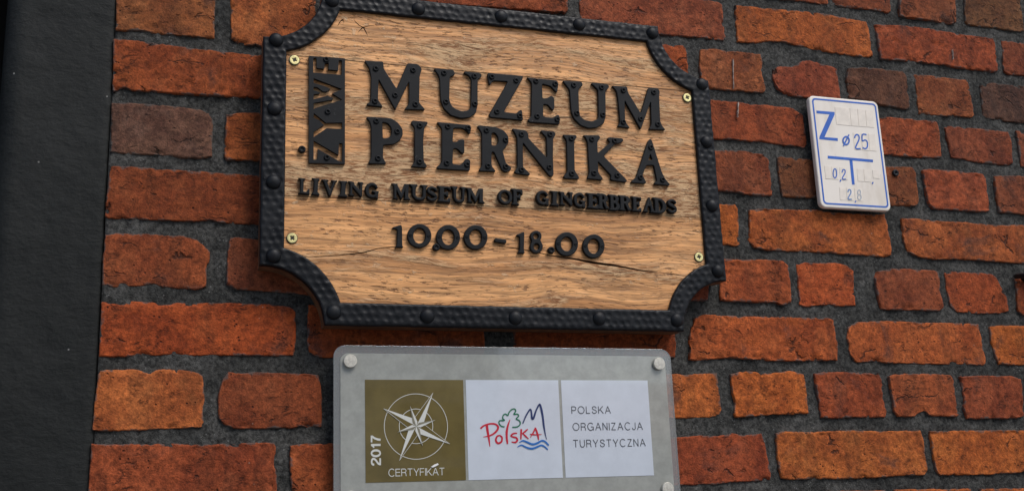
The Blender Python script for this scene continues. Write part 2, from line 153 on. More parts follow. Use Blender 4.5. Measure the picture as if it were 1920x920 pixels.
DIGITS = [
 ('1',[326.0,2022.1,339.4,2026.9,340.8,2023.7,340.7,1995.8,342.8,1993.2,329.7,1993.0,332.7,1996.0,333.6,2019.7,327.3,2020.3],[]),
 ('0',[383.5,2012.4,383.1,2009.3,382.3,2006.3,380.9,2003.4,379.1,2000.8,376.9,1998.5,374.3,1996.7,371.5,1995.3,368.6,1994.3,365.5,1993.9,362.5,1994.1,359.6,1994.8,356.8,1996.0,354.4,1997.6,352.2,1999.7,350.6,2002.1,349.3,2004.9,348.6,2007.8,348.4,2010.9,348.7,2013.9,349.5,2016.9,350.9,2019.8,352.6,2022.4,354.8,2024.7,357.4,2026.6,360.2,2028.0,363.1,2029.0,366.2,2029.4,369.2,2029.3,372.2,2028.6,375.0,2027.4,377.4,2025.7,379.6,2023.6,381.3,2021.2,382.5,2018.4,383.3,2015.5],[[374.8,2012.0,374.6,2010.1,374.2,2008.1,373.5,2006.3,372.6,2004.7,371.4,2003.3,370.1,2002.1,368.7,2001.2,367.2,2000.7,365.6,2000.4,364.1,2000.5,362.6,2001.0,361.2,2001.7,359.9,2002.8,358.9,2004.1,358.0,2005.7,357.4,2007.4,357.0,2009.3,356.9,2011.2,357.1,2013.2,357.5,2015.1,358.2,2016.9,359.1,2018.5,360.3,2020.0,361.6,2021.1,363.0,2022.0,364.5,2022.6,366.1,2022.8,367.6,2022.7,369.1,2022.3,370.5,2021.5,371.8,2020.5,372.9,2019.1,373.7,2017.6,374.4,2015.8,374.7,2014.0]]),
 ('0',[426.1,2012.1,425.8,2008.8,424.9,2005.6,423.5,2002.6,421.6,1999.9,419.3,1997.5,416.7,1995.6,413.9,1994.1,410.8,1993.1,407.7,1992.7,404.7,1992.9,401.7,1993.6,398.9,1994.9,396.4,1996.6,394.3,1998.8,392.6,2001.4,391.4,2004.2,390.6,2007.3,390.4,2010.5,390.8,2013.7,391.7,2016.9,393.0,2019.9,394.9,2022.6,397.1,2025.0,399.7,2027.0,402.6,2028.5,405.6,2029.5,408.7,2029.9,411.8,2029.8,414.8,2029.1,417.6,2027.8,420.1,2026.1,422.3,2023.9,424.0,2021.3,425.2,2018.4,425.9,2015.3],[[417.3,2011.7,417.1,2009.7,416.7,2007.8,416.0,2006.0,415.0,2004.3,413.8,2002.9,412.5,2001.7,411.1,2000.8,409.5,2000.2,407.9,2000.0,406.4,2000.1,404.8,2000.6,403.4,2001.3,402.2,2002.4,401.1,2003.7,400.2,2005.3,399.6,2007.1,399.2,2008.9,399.1,2010.9,399.3,2012.9,399.8,2014.8,400.5,2016.6,401.4,2018.2,402.6,2019.7,403.9,2020.9,405.4,2021.8,406.9,2022.4,408.5,2022.6,410.1,2022.5,411.6,2022.1,413.0,2021.3,414.3,2020.2,415.4,2018.9,416.3,2017.3,416.9,2015.5,417.3,2013.6]]),
 ('0',[467.5,2013.8,467.1,2010.6,466.2,2007.4,464.8,2004.4,462.9,2001.7,460.6,1999.3,457.9,1997.4,455.1,1995.9,452.0,1995.0,448.9,1994.6,445.8,1994.7,442.8,1995.4,440.1,1996.7,437.6,1998.4,435.4,2000.6,433.7,2003.2,432.5,2006.0,431.8,2009.1,431.6,2012.3,432.0,2015.5,432.9,2018.7,434.3,2021.7,436.2,2024.4,438.4,2026.8,441.1,2028.8,443.9,2030.3,447.0,2031.3,450.1,2031.7,453.2,2031.6,456.2,2030.8,459.0,2029.6,461.6,2027.9,463.7,2025.7,465.4,2023.1,466.6,2020.2,467.4,2017.1],[[458.8,2013.5,458.6,2011.5,458.1,2009.5,457.3,2007.7,456.4,2006.0,455.2,2004.6,453.8,2003.4,452.3,2002.5,450.7,2001.9,449.1,2001.7,447.5,2001.8,446.0,2002.2,444.6,2003.0,443.3,2004.1,442.2,2005.5,441.3,2007.0,440.7,2008.8,440.4,2010.7,440.3,2012.7,440.5,2014.7,441.0,2016.6,441.7,2018.4,442.7,2020.1,443.8,2021.5,445.2,2022.7,446.7,2023.7,448.3,2024.2,449.9,2024.5,451.5,2024.4,453.0,2023.9,454.5,2023.2,455.8,2022.1,456.8,2020.7,457.7,2019.1,458.3,2017.4,458.7,2015.4]]),
 ('-',[478.3,2013.4,496.6,2011.4,495.8,2005.3,477.5,2007.3],[]),
 ('1',[511.8,2019.5,524.0,2025.1,524.5,2021.9,522.7,1995.8,524.4,1991.6,511.8,1991.7,515.7,1995.5,517.0,2016.9,512.5,2017.8],[]),
 ('8',[549.1,2013.2,550.7,2015.7,551.4,2018.5,551.2,2021.3,550.1,2023.9,548.2,2025.9,545.7,2027.1,542.8,2027.4,540.0,2026.8,537.3,2025.4,535.2,2023.2,533.9,2020.6,533.4,2017.8,533.9,2015.0,535.3,2012.6,535.0,2009.0,533.2,2006.1,532.4,2002.8,532.6,1999.6,533.8,1996.6,536.0,1994.3,538.8,1992.9,542.0,1992.5,545.2,1993.1,548.2,1994.8,550.6,1997.3,552.1,2000.3,552.6,2003.6,552.1,2006.9,550.6,2009.6],[[546.5,2018.8,546.4,2018.0,546.2,2017.3,545.8,2016.7,545.4,2016.1,544.9,2015.5,544.3,2015.1,543.6,2014.8,542.9,2014.6,542.2,2014.5,541.5,2014.5,540.9,2014.6,540.3,2014.9,539.7,2015.3,539.2,2015.8,538.9,2016.4,538.6,2017.0,538.4,2017.7,538.4,2018.4,538.5,2019.1,538.7,2019.8,539.0,2020.5,539.5,2021.1,540.0,2021.6,540.6,2022.1,541.2,2022.4,541.9,2022.6,542.6,2022.7,543.3,2022.7,544.0,2022.5,544.6,2022.2,545.2,2021.9,545.6,2021.4,546.0,2020.8,546.3,2020.2,546.4,2019.5],[546.9,2002.9,546.7,2002.1,546.5,2001.2,546.1,2000.5,545.7,1999.7,545.1,1999.1,544.5,1998.6,543.7,1998.2,543.0,1998.0,542.2,1997.9,541.5,1997.9,540.7,1998.1,540.1,1998.4,539.4,1998.9,538.9,1999.5,538.5,2000.1,538.2,2000.9,538.1,2001.7,538.1,2002.5,538.2,2003.4,538.4,2004.2,538.8,2005.0,539.2,2005.7,539.8,2006.3,540.4,2006.8,541.2,2007.2,541.9,2007.5,542.7,2007.6,543.4,2007.5,544.2,2007.3,544.9,2007.0,545.5,2006.6,546.0,2006.0,546.4,2005.3,546.7,2004.6,546.8,2003.7]]),
 ('0',[608.8,2009.6,608.3,2006.3,607.3,2003.2,605.8,2000.2,603.8,1997.5,601.5,1995.1,598.8,1993.2,595.8,1991.7,592.7,1990.8,589.6,1990.4,586.4,1990.5,583.4,1991.3,580.7,1992.5,578.2,1994.2,576.1,1996.4,574.4,1999.0,573.3,2001.8,572.6,2004.9,572.5,2008.1,572.9,2011.3,573.9,2014.4,575.4,2017.4,577.3,2020.1,579.7,2022.5,582.4,2024.4,585.3,2025.9,588.4,2026.9,591.6,2027.3,594.7,2027.2,597.8,2026.5,600.6,2025.2,603.1,2023.5,605.2,2021.3,606.9,2018.7,608.0,2015.9,608.7,2012.8],[[599.8,2009.2,599.5,2007.3,599.0,2005.4,598.2,2003.7,597.2,2002.1,596.0,2000.7,594.6,1999.5,593.1,1998.7,591.6,1998.1,590.0,1997.9,588.4,1998.0,586.9,1998.4,585.5,1999.2,584.2,2000.2,583.2,2001.5,582.4,2003.0,581.8,2004.7,581.5,2006.5,581.4,2008.4,581.7,2010.3,582.2,2012.2,582.9,2013.9,583.9,2015.5,585.1,2016.9,586.5,2018.1,588.0,2019.0,589.6,2019.5,591.2,2019.8,592.8,2019.7,594.3,2019.2,595.7,2018.5,596.9,2017.4,598.0,2016.1,598.8,2014.6,599.4,2012.9,599.7,2011.1]]),
 ('0',[651.5,2007.9,651.0,2004.6,650.0,2001.5,648.5,1998.5,646.6,1995.8,644.2,1993.4,641.5,1991.4,638.6,1990.0,635.6,1989.0,632.5,1988.6,629.4,1988.8,626.5,1989.5,623.8,1990.8,621.3,1992.5,619.3,1994.7,617.7,1997.3,616.5,2000.2,615.9,2003.2,615.9,2006.4,616.3,2009.7,617.3,2012.8,618.8,2015.8,620.7,2018.6,623.0,2021.0,625.7,2022.9,628.6,2024.4,631.7,2025.4,634.8,2025.8,637.9,2025.7,640.8,2025.0,643.6,2023.7,646.0,2022.0,648.1,2019.7,649.7,2017.1,650.8,2014.2,651.5,2011.1],[[643.0,2007.6,642.7,2005.6,642.1,2003.6,641.3,2001.8,640.3,2000.1,639.1,1998.7,637.7,1997.5,636.1,1996.6,634.6,1996.0,632.9,1995.8,631.3,1995.9,629.8,1996.4,628.4,1997.1,627.1,1998.2,626.1,1999.6,625.2,2001.2,624.7,2002.9,624.4,2004.8,624.3,2006.8,624.6,2008.8,625.1,2010.7,625.9,2012.5,626.9,2014.2,628.2,2015.7,629.6,2016.9,631.1,2017.8,632.7,2018.3,634.3,2018.6,635.9,2018.5,637.5,2018.0,638.9,2017.3,640.2,2016.2,641.2,2014.8,642.1,2013.2,642.6,2011.4,642.9,2009.5]]),
]
DOTS = [(198.7,2130.4),(390.2,1995.8),(565.7,1998.5)]
FRAME_O = [(142.7,2297.7),(222.9,2369.8),(768.2,2379.9),(852.7,2293.3),(851.5,1960.4),(773.4,1880.5),(230.9,1880.1),(142.8,1960.9)]
FRAME_I = [(176.7,2278.1),(252.7,2351.0),(746.2,2351.1),(822.1,2272.6),(819.9,1986.5),(750.3,1912.8),(252.7,1911.3),(174.6,1986.8)]
RIVETS = [(240.7,2362.7),(370.6,2364.7),(160.7,2292.3),(159.6,2187.5),(501.6,2367.1),(630.5,2367.4),(757.2,2366.2),(838.5,2285.1),(838.1,2186.6),(159.7,2079.3),(161.1,1974.3),(243.2,1898.0),(374.7,1895.2),(504.7,1895.1),(635.0,1896.8),(761.9,1897.2),(838.2,1975.5),(837.8,2081.1)]
BRASS = [(187.4,2265.8),(812.7,2261.5),(186.4,2001.3),(810.2,1997.8)]
CRACKS = [[195.7,1975.5,225.0,1977.0,254.6,1980.8,284.6,1985.4,307.5,1992.5,326.6,1995.3,345.9,1995.8,326.6,1994.0,307.4,1991.4,286.1,1984.0,254.6,1979.6,225.0,1976.3],[481.2,2002.3,507.5,2001.4,538.8,1997.4,563.6,1992.2,605.8,1988.5,631.3,1984.9,674.3,1980.3,713.5,1974.1,748.8,1969.5,713.3,1972.2,674.1,1977.4,629.3,1981.6,603.9,1986.0,563.5,1990.6,538.7,1996.1,505.8,2000.1],[740.0,1972.1,771.3,1969.4,789.2,1967.0,771.2,1968.0,744.4,1971.0]]
STAR = [[287.5,2328.7,295.7,2331.4,304.2,2333.4,308.3,2335.7,307.8,2334.1,300.5,2331.7,293.3,2329.6,288.9,2327.3,291.3,2323.5,293.7,2318.0,294.1,2312.9,292.7,2317.9,289.8,2322.8,287.5,2326.9,283.6,2323.2,278.3,2316.4,282.4,2323.0,286.0,2327.8,281.2,2330.1,276.0,2334.7,272.9,2340.1,276.9,2335.4,282.2,2331.0],[249.0,2325.4,252.1,2332.1,255.5,2337.1,258.6,2338.0,258.8,2330.3,257.8,2335.9,255.0,2334.5,252.1,2329.6]]
PANELS = [[288.3,1807.0,428.7,1807.3,429.2,1669.8,289.1,1670.1],[432.3,1807.4,571.8,1807.5,572.5,1670.3,433.1,1669.7],[576.0,1807.4,713.5,1806.9,715.1,1670.2,576.8,1670.1]]
COMPASS = {'c':(359.6,1743.9),'ro':[(314.6,1743.9),(404.8,1743.0),(360.3,1788.6),(358.6,1698.9)],'ri':[(335.7,1744.2),(383.9,1743.7)],'long':[(384.5,1789.7),(406.8,1719.0),(335.3,1697.8),(314.3,1768.3)],'short':[(351.4,1771.7),(387.4,1752.3),(368.4,1716.5),(333.2,1735.9)]}
TEXTS = [('CERTYFIKAT',320.5,1677.7,77.8,9.6),('POLSKA',590.8,1759.5,60.7,10.5),('ORGANIZACJA',591.3,1735.4,109.6,10.7),('TURYSTYCZNA',590.5,1711.4,113.2,10.7)]
TEXT17 = (296.4,1692.9,13.2,38.3)
FLAKE = (384.9,1690.2)
STROKES = [('r',[461.5,1745.0,462.5,1735.8,464.0,1725.1,465.1,1714.3],[3.3,3.09,2.47,0.62]),('r',[452.1,1739.6,457.2,1743.6,466.5,1746.2,474.7,1745.4,478.1,1741.0,474.8,1735.2,467.4,1730.4,455.8,1727.8],[2.27,2.06,2.06,2.27,2.68,2.47,2.06,0.62]),('r',[481.5,1729.9,476.6,1728.8,474.1,1724.0,475.6,1719.9,478.8,1719.1,482.5,1721.5,483.4,1726.3,482.1,1728.6,480.8,1727.8],[1.44,2.06,2.47,2.47,2.47,2.27,2.27,2.06,1.44]),('r',[496.2,1751.8,493.0,1744.2,490.8,1735.5,490.3,1727.7,490.8,1721.8,491.1,1717.7],[0.52,2.27,2.88,2.68,2.47,1.65]),('r',[506.0,1732.5,501.0,1732.4,497.0,1729.5,499.3,1727.6,504.4,1726.3,506.0,1723.1,503.1,1719.9,497.2,1720.6],[1.44,2.06,2.06,2.06,2.27,2.47,2.27,1.24]),('r',[512.5,1738.3,512.1,1733.3,511.7,1728.4,511.3,1724.0],[2.27,2.27,2.06,1.44]),('r',[522.3,1738.2,518.3,1735.1,513.7,1731.7],[1.44,2.06,1.65]),('r',[514.5,1732.3,518.5,1728.3,522.8,1724.5],[1.65,2.06,1.03]),('r',[534.0,1740.1,530.5,1733.5,525.6,1726.4],[1.85,1.85,0.62]),('r',[533.7,1739.9,535.8,1734.0,537.2,1728.1,538.0,1722.6],[1.85,2.27,2.47,0.82]),('r',[525.3,1731.1,531.2,1730.3,536.4,1730.2,543.0,1730.7],[1.24,1.65,1.24,0.41]),('g',[487.7,1741.8,482.8,1742.9,479.7,1747.1,481.0,1750.4,487.8,1750.9,485.5,1753.6,486.3,1757.8,489.7,1759.8,493.3,1757.6,494.7,1761.4,499.3,1766.0,503.7,1766.8,505.2,1763.8,502.3,1759.4,507.4,1759.6,509.3,1756.9,505.6,1752.8,509.6,1750.8,511.5,1747.0,509.8,1743.6,505.6,1741.4,499.3,1741.2],[1.44,1.44,1.44,1.44,1.44,1.44,1.44,1.44,1.44,1.44,1.44,1.44,1.44,1.44,1.44,1.44,1.44,1.44,1.44,1.44,1.44,1.44,1.44,1.44]),('n',[515.1,1746.2,520.3,1756.8,526.0,1765.2,528.1,1765.4,528.9,1760.2,529.1,1754.2,530.3,1752.8,531.9,1754.2,535.9,1764.1,540.6,1772.3,542.5,1772.3,544.4,1764.6,545.8,1754.6,546.6,1743.7,548.3,1730.9,550.2,1723.0],[1.44,1.85,1.85,1.85,2.06,2.47,2.68,2.47,2.06,1.85,2.27,2.68,2.47,2.27,1.24,0.41]),('b',[508.8,1719.4,514.1,1722.0,521.3,1719.6,528.5,1716.8,535.9,1718.5,542.3,1721.6,547.5,1720.3,552.8,1714.9],[0.62,1.85,2.27,2.47,2.47,2.06,2.06,1.85]),('b',[505.6,1713.3,511.7,1715.9,518.9,1712.7,527.1,1710.8,535.6,1713.2,541.5,1715.2,546.7,1713.0,551.0,1709.0],[0.62,1.65,2.06,2.47,2.27,2.06,1.85,1.44])]
DRIPS = [([923.3,2353.6,919.2,2299.7],0.0016),([925.1,2276.3,921.7,2249.3],0.0026),([1380.0,2416.5,1378.0,2397.4],0.0014)]
PLUG = (1222.1,2171.5)
ZPOLY = [[1066.7,2268.0,1102.4,2268.3,1101.8,2263.5,1076.5,2221.1,1102.6,2221.2,1102.0,2216.0,1066.0,2216.7,1067.2,2221.7,1091.7,2263.2,1066.1,2263.0],[1078.9,2188.2,1168.1,2187.2,1167.4,2182.5,1131.4,2183.0,1126.2,2182.9,1120.2,2183.0,1078.2,2183.3],[1120.9,2183.6,1126.6,2183.4,1125.4,2140.2,1120.2,2139.9]]
ZSTROKE = [('b',[1124.6,2218.4,1124.0,2216.2,1122.9,2214.1,1121.3,2212.4,1119.5,2211.3,1117.6,2210.8,1115.8,2211.0,1114.2,2211.9,1113.1,2213.4,1112.5,2215.3,1112.4,2217.5,1113.0,2219.7,1114.2,2221.7,1115.7,2223.4,1117.5,2224.6,1119.5,2225.0,1121.3,2224.8,1122.9,2223.9,1124.0,2222.5,1124.6,2220.5,1124.6,2218.4],2.57),('b',[1125.7,2229.2,1111.8,2207.8],2.29),('b',[1136.0,2223.6,1138.1,2228.5,1142.1,2230.4,1145.2,2227.7,1144.0,2220.8,1135.3,2205.6,1145.6,2205.3],2.43),('b',[1160.8,2231.5,1152.6,2231.2,1150.8,2219.7,1156.6,2221.7,1160.5,2218.3,1159.6,2209.9,1155.0,2205.9,1149.7,2207.6],2.43),('b',[1091.9,2157.8,1091.5,2155.3,1090.7,2153.1,1089.7,2151.3,1088.6,2150.1,1087.5,2149.6,1086.5,2150.0,1085.7,2151.0,1085.2,2152.8,1085.0,2154.9,1085.1,2157.4,1085.6,2159.9,1086.4,2162.1,1087.3,2163.9,1088.4,2165.1,1089.6,2165.6,1090.6,2165.3,1091.4,2164.2,1091.9,2162.5,1092.1,2160.3,1091.9,2157.8],1.86),('b',[1099.0,2147.0,1096.9,2143.8],2.0),('b',[1102.7,2160.0,1105.0,2164.8,1108.7,2164.8,1108.6,2159.6,1101.6,2149.2,1109.2,2148.7],1.86),('b',[1162.4,2146.7,1160.3,2143.5],2.0),('f',[1109.6,2125.7,1111.9,2130.2,1115.5,2129.6,1115.0,2124.3,1108.3,2114.3,1115.7,2113.9],1.86),('b',[1123.3,2111.5,1121.5,2108.6],1.72),('v',[1134.7,2126.9,1134.4,2125.6,1133.9,2124.5,1133.1,2123.5,1132.2,2122.9,1131.3,2122.6,1130.5,2122.8,1129.7,2123.3,1129.2,2124.2,1129.0,2125.3,1129.0,2126.6,1129.3,2127.9,1129.9,2129.0,1130.6,2130.0,1131.5,2130.6,1132.4,2130.9,1133.3,2130.7,1134.0,2130.2,1134.5,2129.3,1134.8,2128.2,1134.7,2126.9],1.43),('v',[1134.8,2118.5,1134.4,2117.1,1133.7,2115.9,1132.9,2114.9,1131.8,2114.2,1130.7,2114.0,1129.7,2114.1,1128.8,2114.7,1128.2,2115.6,1127.8,2116.8,1127.9,2118.1,1128.2,2119.5,1128.9,2120.7,1129.8,2121.7,1130.8,2122.4,1131.9,2122.7,1132.9,2122.5,1133.8,2122.0,1134.4,2121.0,1134.8,2119.8,1134.8,2118.5],1.43)]
ZTILE = [[1103.6,2277.6,1133.0,2277.7,1131.9,2245.4,1103.2,2245.8],[1133.6,2277.7,1148.4,2277.6,1147.3,2245.5,1132.5,2245.4],[1149.0,2277.7,1164.5,2277.3,1163.0,2245.6,1147.9,2245.5],[1165.0,2277.4,1180.6,2277.3,1178.5,2245.5,1163.6,2245.7],[1133.8,2233.7,1149.8,2233.8,1148.8,2202.9,1133.2,2202.8],[1150.4,2233.9,1164.4,2234.1,1163.3,2202.8,1149.4,2202.9],[1165.0,2234.2,1178.1,2234.4,1177.8,2202.5,1163.9,2202.9],[1070.1,2170.0,1082.7,2169.8,1081.5,2147.0,1069.2,2147.0],[1083.3,2169.8,1096.0,2169.9,1094.5,2147.0,1082.1,2147.0],[1098.8,2169.3,1113.9,2169.2,1112.7,2147.1,1097.6,2146.9],[1133.2,2168.9,1146.2,2168.9,1145.1,2146.5,1132.2,2146.5],[1146.8,2169.0,1159.8,2169.0,1158.3,2146.2,1145.7,2146.5],[1164.1,2169.0,1177.1,2168.8,1176.4,2153.5,1163.7,2153.8],[1094.5,2133.8,1107.2,2133.7,1105.7,2111.3,1093.0,2111.1],[1107.8,2133.8,1121.1,2133.8,1119.6,2111.3,1106.3,2111.4],[1124.0,2133.7,1139.1,2133.5,1137.2,2111.3,1122.4,2111.5]]

# ------------------------------------------------------------------ helpers
def tag(o, label=None, cat=None, group=None, kind=None):
    if label: o['label'] = label
    if cat: o['category'] = cat
    if group: o['group'] = group
    if kind: o['kind'] = kind
    return o

def link(name, me, mat=None, parent=None, loc=None):
    o = bpy.data.objects.new(name, me)
    COL.objects.link(o)
    if mat is not None and me is not None and not me.materials: me.materials.append(mat)
    if parent is not None: o.parent = parent
    if loc is not None: o.location = loc
    return o

def empty(name, loc=(0, 0, 0)):
    o = bpy.data.objects.new(name, None)
    o.empty_display_size = 0.05
    COL.objects.link(o)
    o.location = loc
    return o

def pairs(flat): return [(flat[i]/1000.0, flat[i+1]/1000.0) for i in range(0, len(flat), 2)]
def srgb(h):
    v = [int(h[i:i+2], 16)/255 for i in (0, 2, 4)]
    return [((a+.055)/1.055)**2.4 if a > .04045 else a/12.92 for a in v]

def _hash(ix, iy, seed):
    n = (ix.astype(np.int64)*374761393 + iy.astype(np.int64)*668265263 + seed*974634777) & 0xffffffff
    n = ((n ^ (n >> 13))*1274126177) & 0xffffffff
    n = n ^ (n >> 16)
    return (n & 0xffff)/65535.0
def vnoise(x, y, seed=0):
    ix, iy = np.floor(x), np.floor(y)
    fx, fy = x-ix, y-iy
    fx = fx*fx*fx*(fx*(fx*6-15)+10); fy = fy*fy*fy*(fy*(fy*6-15)+10)
    a = _hash(ix, iy, seed); b = _hash(ix+1, iy, seed); c = _hash(ix, iy+1, seed); d = _hash(ix+1, iy+1, seed)
    return (a*(1-fx)+b*fx)*(1-fy)+(c*(1-fx)+d*fx)*fy
def fbm(x, y, seed=0, octs=3):
    s, a, t = 0, 1.0, 0
    for k in range(octs):
        s = s + a*vnoise(x*2**k+17.3*k, y*2**k-9.1*k, seed+k*31); t += a; a *= .5
    return s/t*2-1

def mesh_np(name, co, faces, smooth=True):
    me = bpy.data.meshes.new(name)
    me.from_pydata([tuple(c) for c in co], [], faces)
    if smooth: me.polygons.foreach_set('use_smooth', [True]*len(me.polygons))
    me.update()
    return me

def poly_mesh(name, outer, holes, y_front, thick, bevel=0.0, offset=0.0, res=2, org=(0, 0), flat=True):
    """2D outline in the wall plane (x, z) -> solid; its front face lies at y_front (towards -y)."""
    cu = bpy.data.curves.new(name, 'CURVE')
    cu.dimensions = '2D'; cu.fill_mode = 'BOTH'
    cu.extrude = max(thick/2-bevel, 0.0); cu.bevel_depth = bevel; cu.bevel_resolution = res
    cu.offset = offset-bevel
    for P in [outer]+list(holes):
        sp = cu.splines.new('POLY'); sp.points.add(len(P)-1); sp.use_cyclic_u = True
        for q, p in zip(sp.points, P): q.co = (p[0]-org[0], p[1]-org[1], 0, 1)
    return _curve_to_mesh(name, cu, y_front, thick, flat)

def _curve_to_mesh(name, cu, y_front, thick, flat=True):
    ob = bpy.data.objects.new('tmp', cu)
    COL.objects.link(ob)
    dg = bpy.context.evaluated_depsgraph_get()
    me = bpy.data.meshes.new_from_object(ob.evaluated_get(dg))
    bpy.data.objects.remove(ob)
    me.name = name
    n = len(me.vertices)
    co = np.zeros(n*3); me.vertices.foreach_get('co', co); co = co.reshape(-1, 3)
    new = np.stack([co[:, 0], -co[:, 2]+y_front+thick/2, co[:, 1]], 1)
    me.vertices.foreach_set('co', new.ravel())
    me.polygons.foreach_set('use_smooth', [not flat]*len(me.polygons))
    me.materials.clear()
    me.update()
    return me

def cdt_mesh(name, outer, holes, y_front, thick, bevel=.0006):
    """plate with through-cut slits: constrained triangulation of the face, walls round every loop"""
    from mathutils.geometry import delaunay_2d_cdt, intersect_point_tri_2d
    def inside(p, P):
        r = False
        for i in range(len(P)):
            (ax, az), (bx, bz) = P[i-1], P[i]
            if (az > p[1]) != (bz > p[1]) and p[0] < (bx-ax)*(p[1]-az)/(bz-az)+ax: r = not r
        return r
    pts, eds, loops = [], [], []
    for P in [outer]+holes:
        k = len(pts); pts += [Vector(p) for p in P]; n = len(P)
        eds += [(k+i, k+(i+1) % n) for i in range(n)]
    V, E, F, _, _, _ = delaunay_2d_cdt(pts, eds, [], 0, 1e-7)
    tris = []
    for f in F:
        c = sum((V[i] for i in f), Vector((0, 0)))/len(f)
        if inside(c, outer) and not any(inside(c, h) for h in holes): tris.append(tuple(f))
    n = len(V)
    co = [(v.x, y_front, v.y) for v in V]+[(v.x, y_front+thick, v.y) for v in V]
    faces = [t for t in tris]+[tuple(i+n for i in reversed(t)) for t in tris]
    cnt = {}
    for t in tris:
        for i in range(len(t)):
            e = (t[i], t[(i+1) % len(t)]); cnt[e] = cnt.get(e, 0)+1
    for (a, b) in cnt:
        if (b, a) not in cnt: faces.append((b, a, a+n, b+n))
    me = mesh_np(name, co, faces, False)
    bm = bmesh.new(); bm.from_mesh(me); bmesh.ops.recalc_face_normals(bm, faces=bm.faces); bm.to_mesh(me); bm.free()
    me.update()
    return me

def catmull(P, n=6):
    P = [np.array(p) for p in P]; out = []
    for i in range(len(P)-1):
        p0 = P[max(i-1, 0)]; p1 = P[i]; p2 = P[i+1]; p3 = P[min(i+2, len(P)-1)]
        for k in range(n):
            t = k/n
            out.append(.5*((2*p1)+(-p0+p2)*t+(2*p0-5*p1+4*p2-p3)*t*t+(-p0+3*p1-3*p2+p3)*t**3))
    out.append(P[-1]); return out

def ribbon_sides(P, W):
    P = np.array(P); d = np.gradient(P, axis=0); d /= np.linalg.norm(d, axis=1)[:, None]+1e-12
    nrm = np.stack([-d[:, 1], d[:, 0]], 1); W = np.array(W)[:, None]/2
    return P+nrm*W, P-nrm*W

def ribbon_mesh(name, P, W, y, thick=0.0003):
    """flat painted stroke: solid ribbon of varying width"""
    L, R = ribbon_sides(P, W); n = len(P)
    co = []
    for yy in (y, y+thick):
        co += [(a[0], yy, a[1]) for a in L]+[(a[0], yy, a[1]) for a in R]
    f = []
    for i in range(n-1):
        f.append((i, n+i, n+i+1, i+1)); f.append((2*n+i, 2*n+i+1, 3*n+i+1, 3*n+i))
        f.append((i, i+1, 2*n+i+1, 2*n+i)); f.append((n+i, 3*n+i, 3*n+i+1, n+i+1))
    f.append((0, 2*n, 3*n, n)); f.append((n-1, 2*n-1, 4*n-1, 3*n-1))
    me = mesh_np(name, co, f, False)
    bm = bmesh.new(); bm.from_mesh(me); bmesh.ops.recalc_face_normals(bm, faces=bm.faces); bm.to_mesh(me); bm.free()
    return me

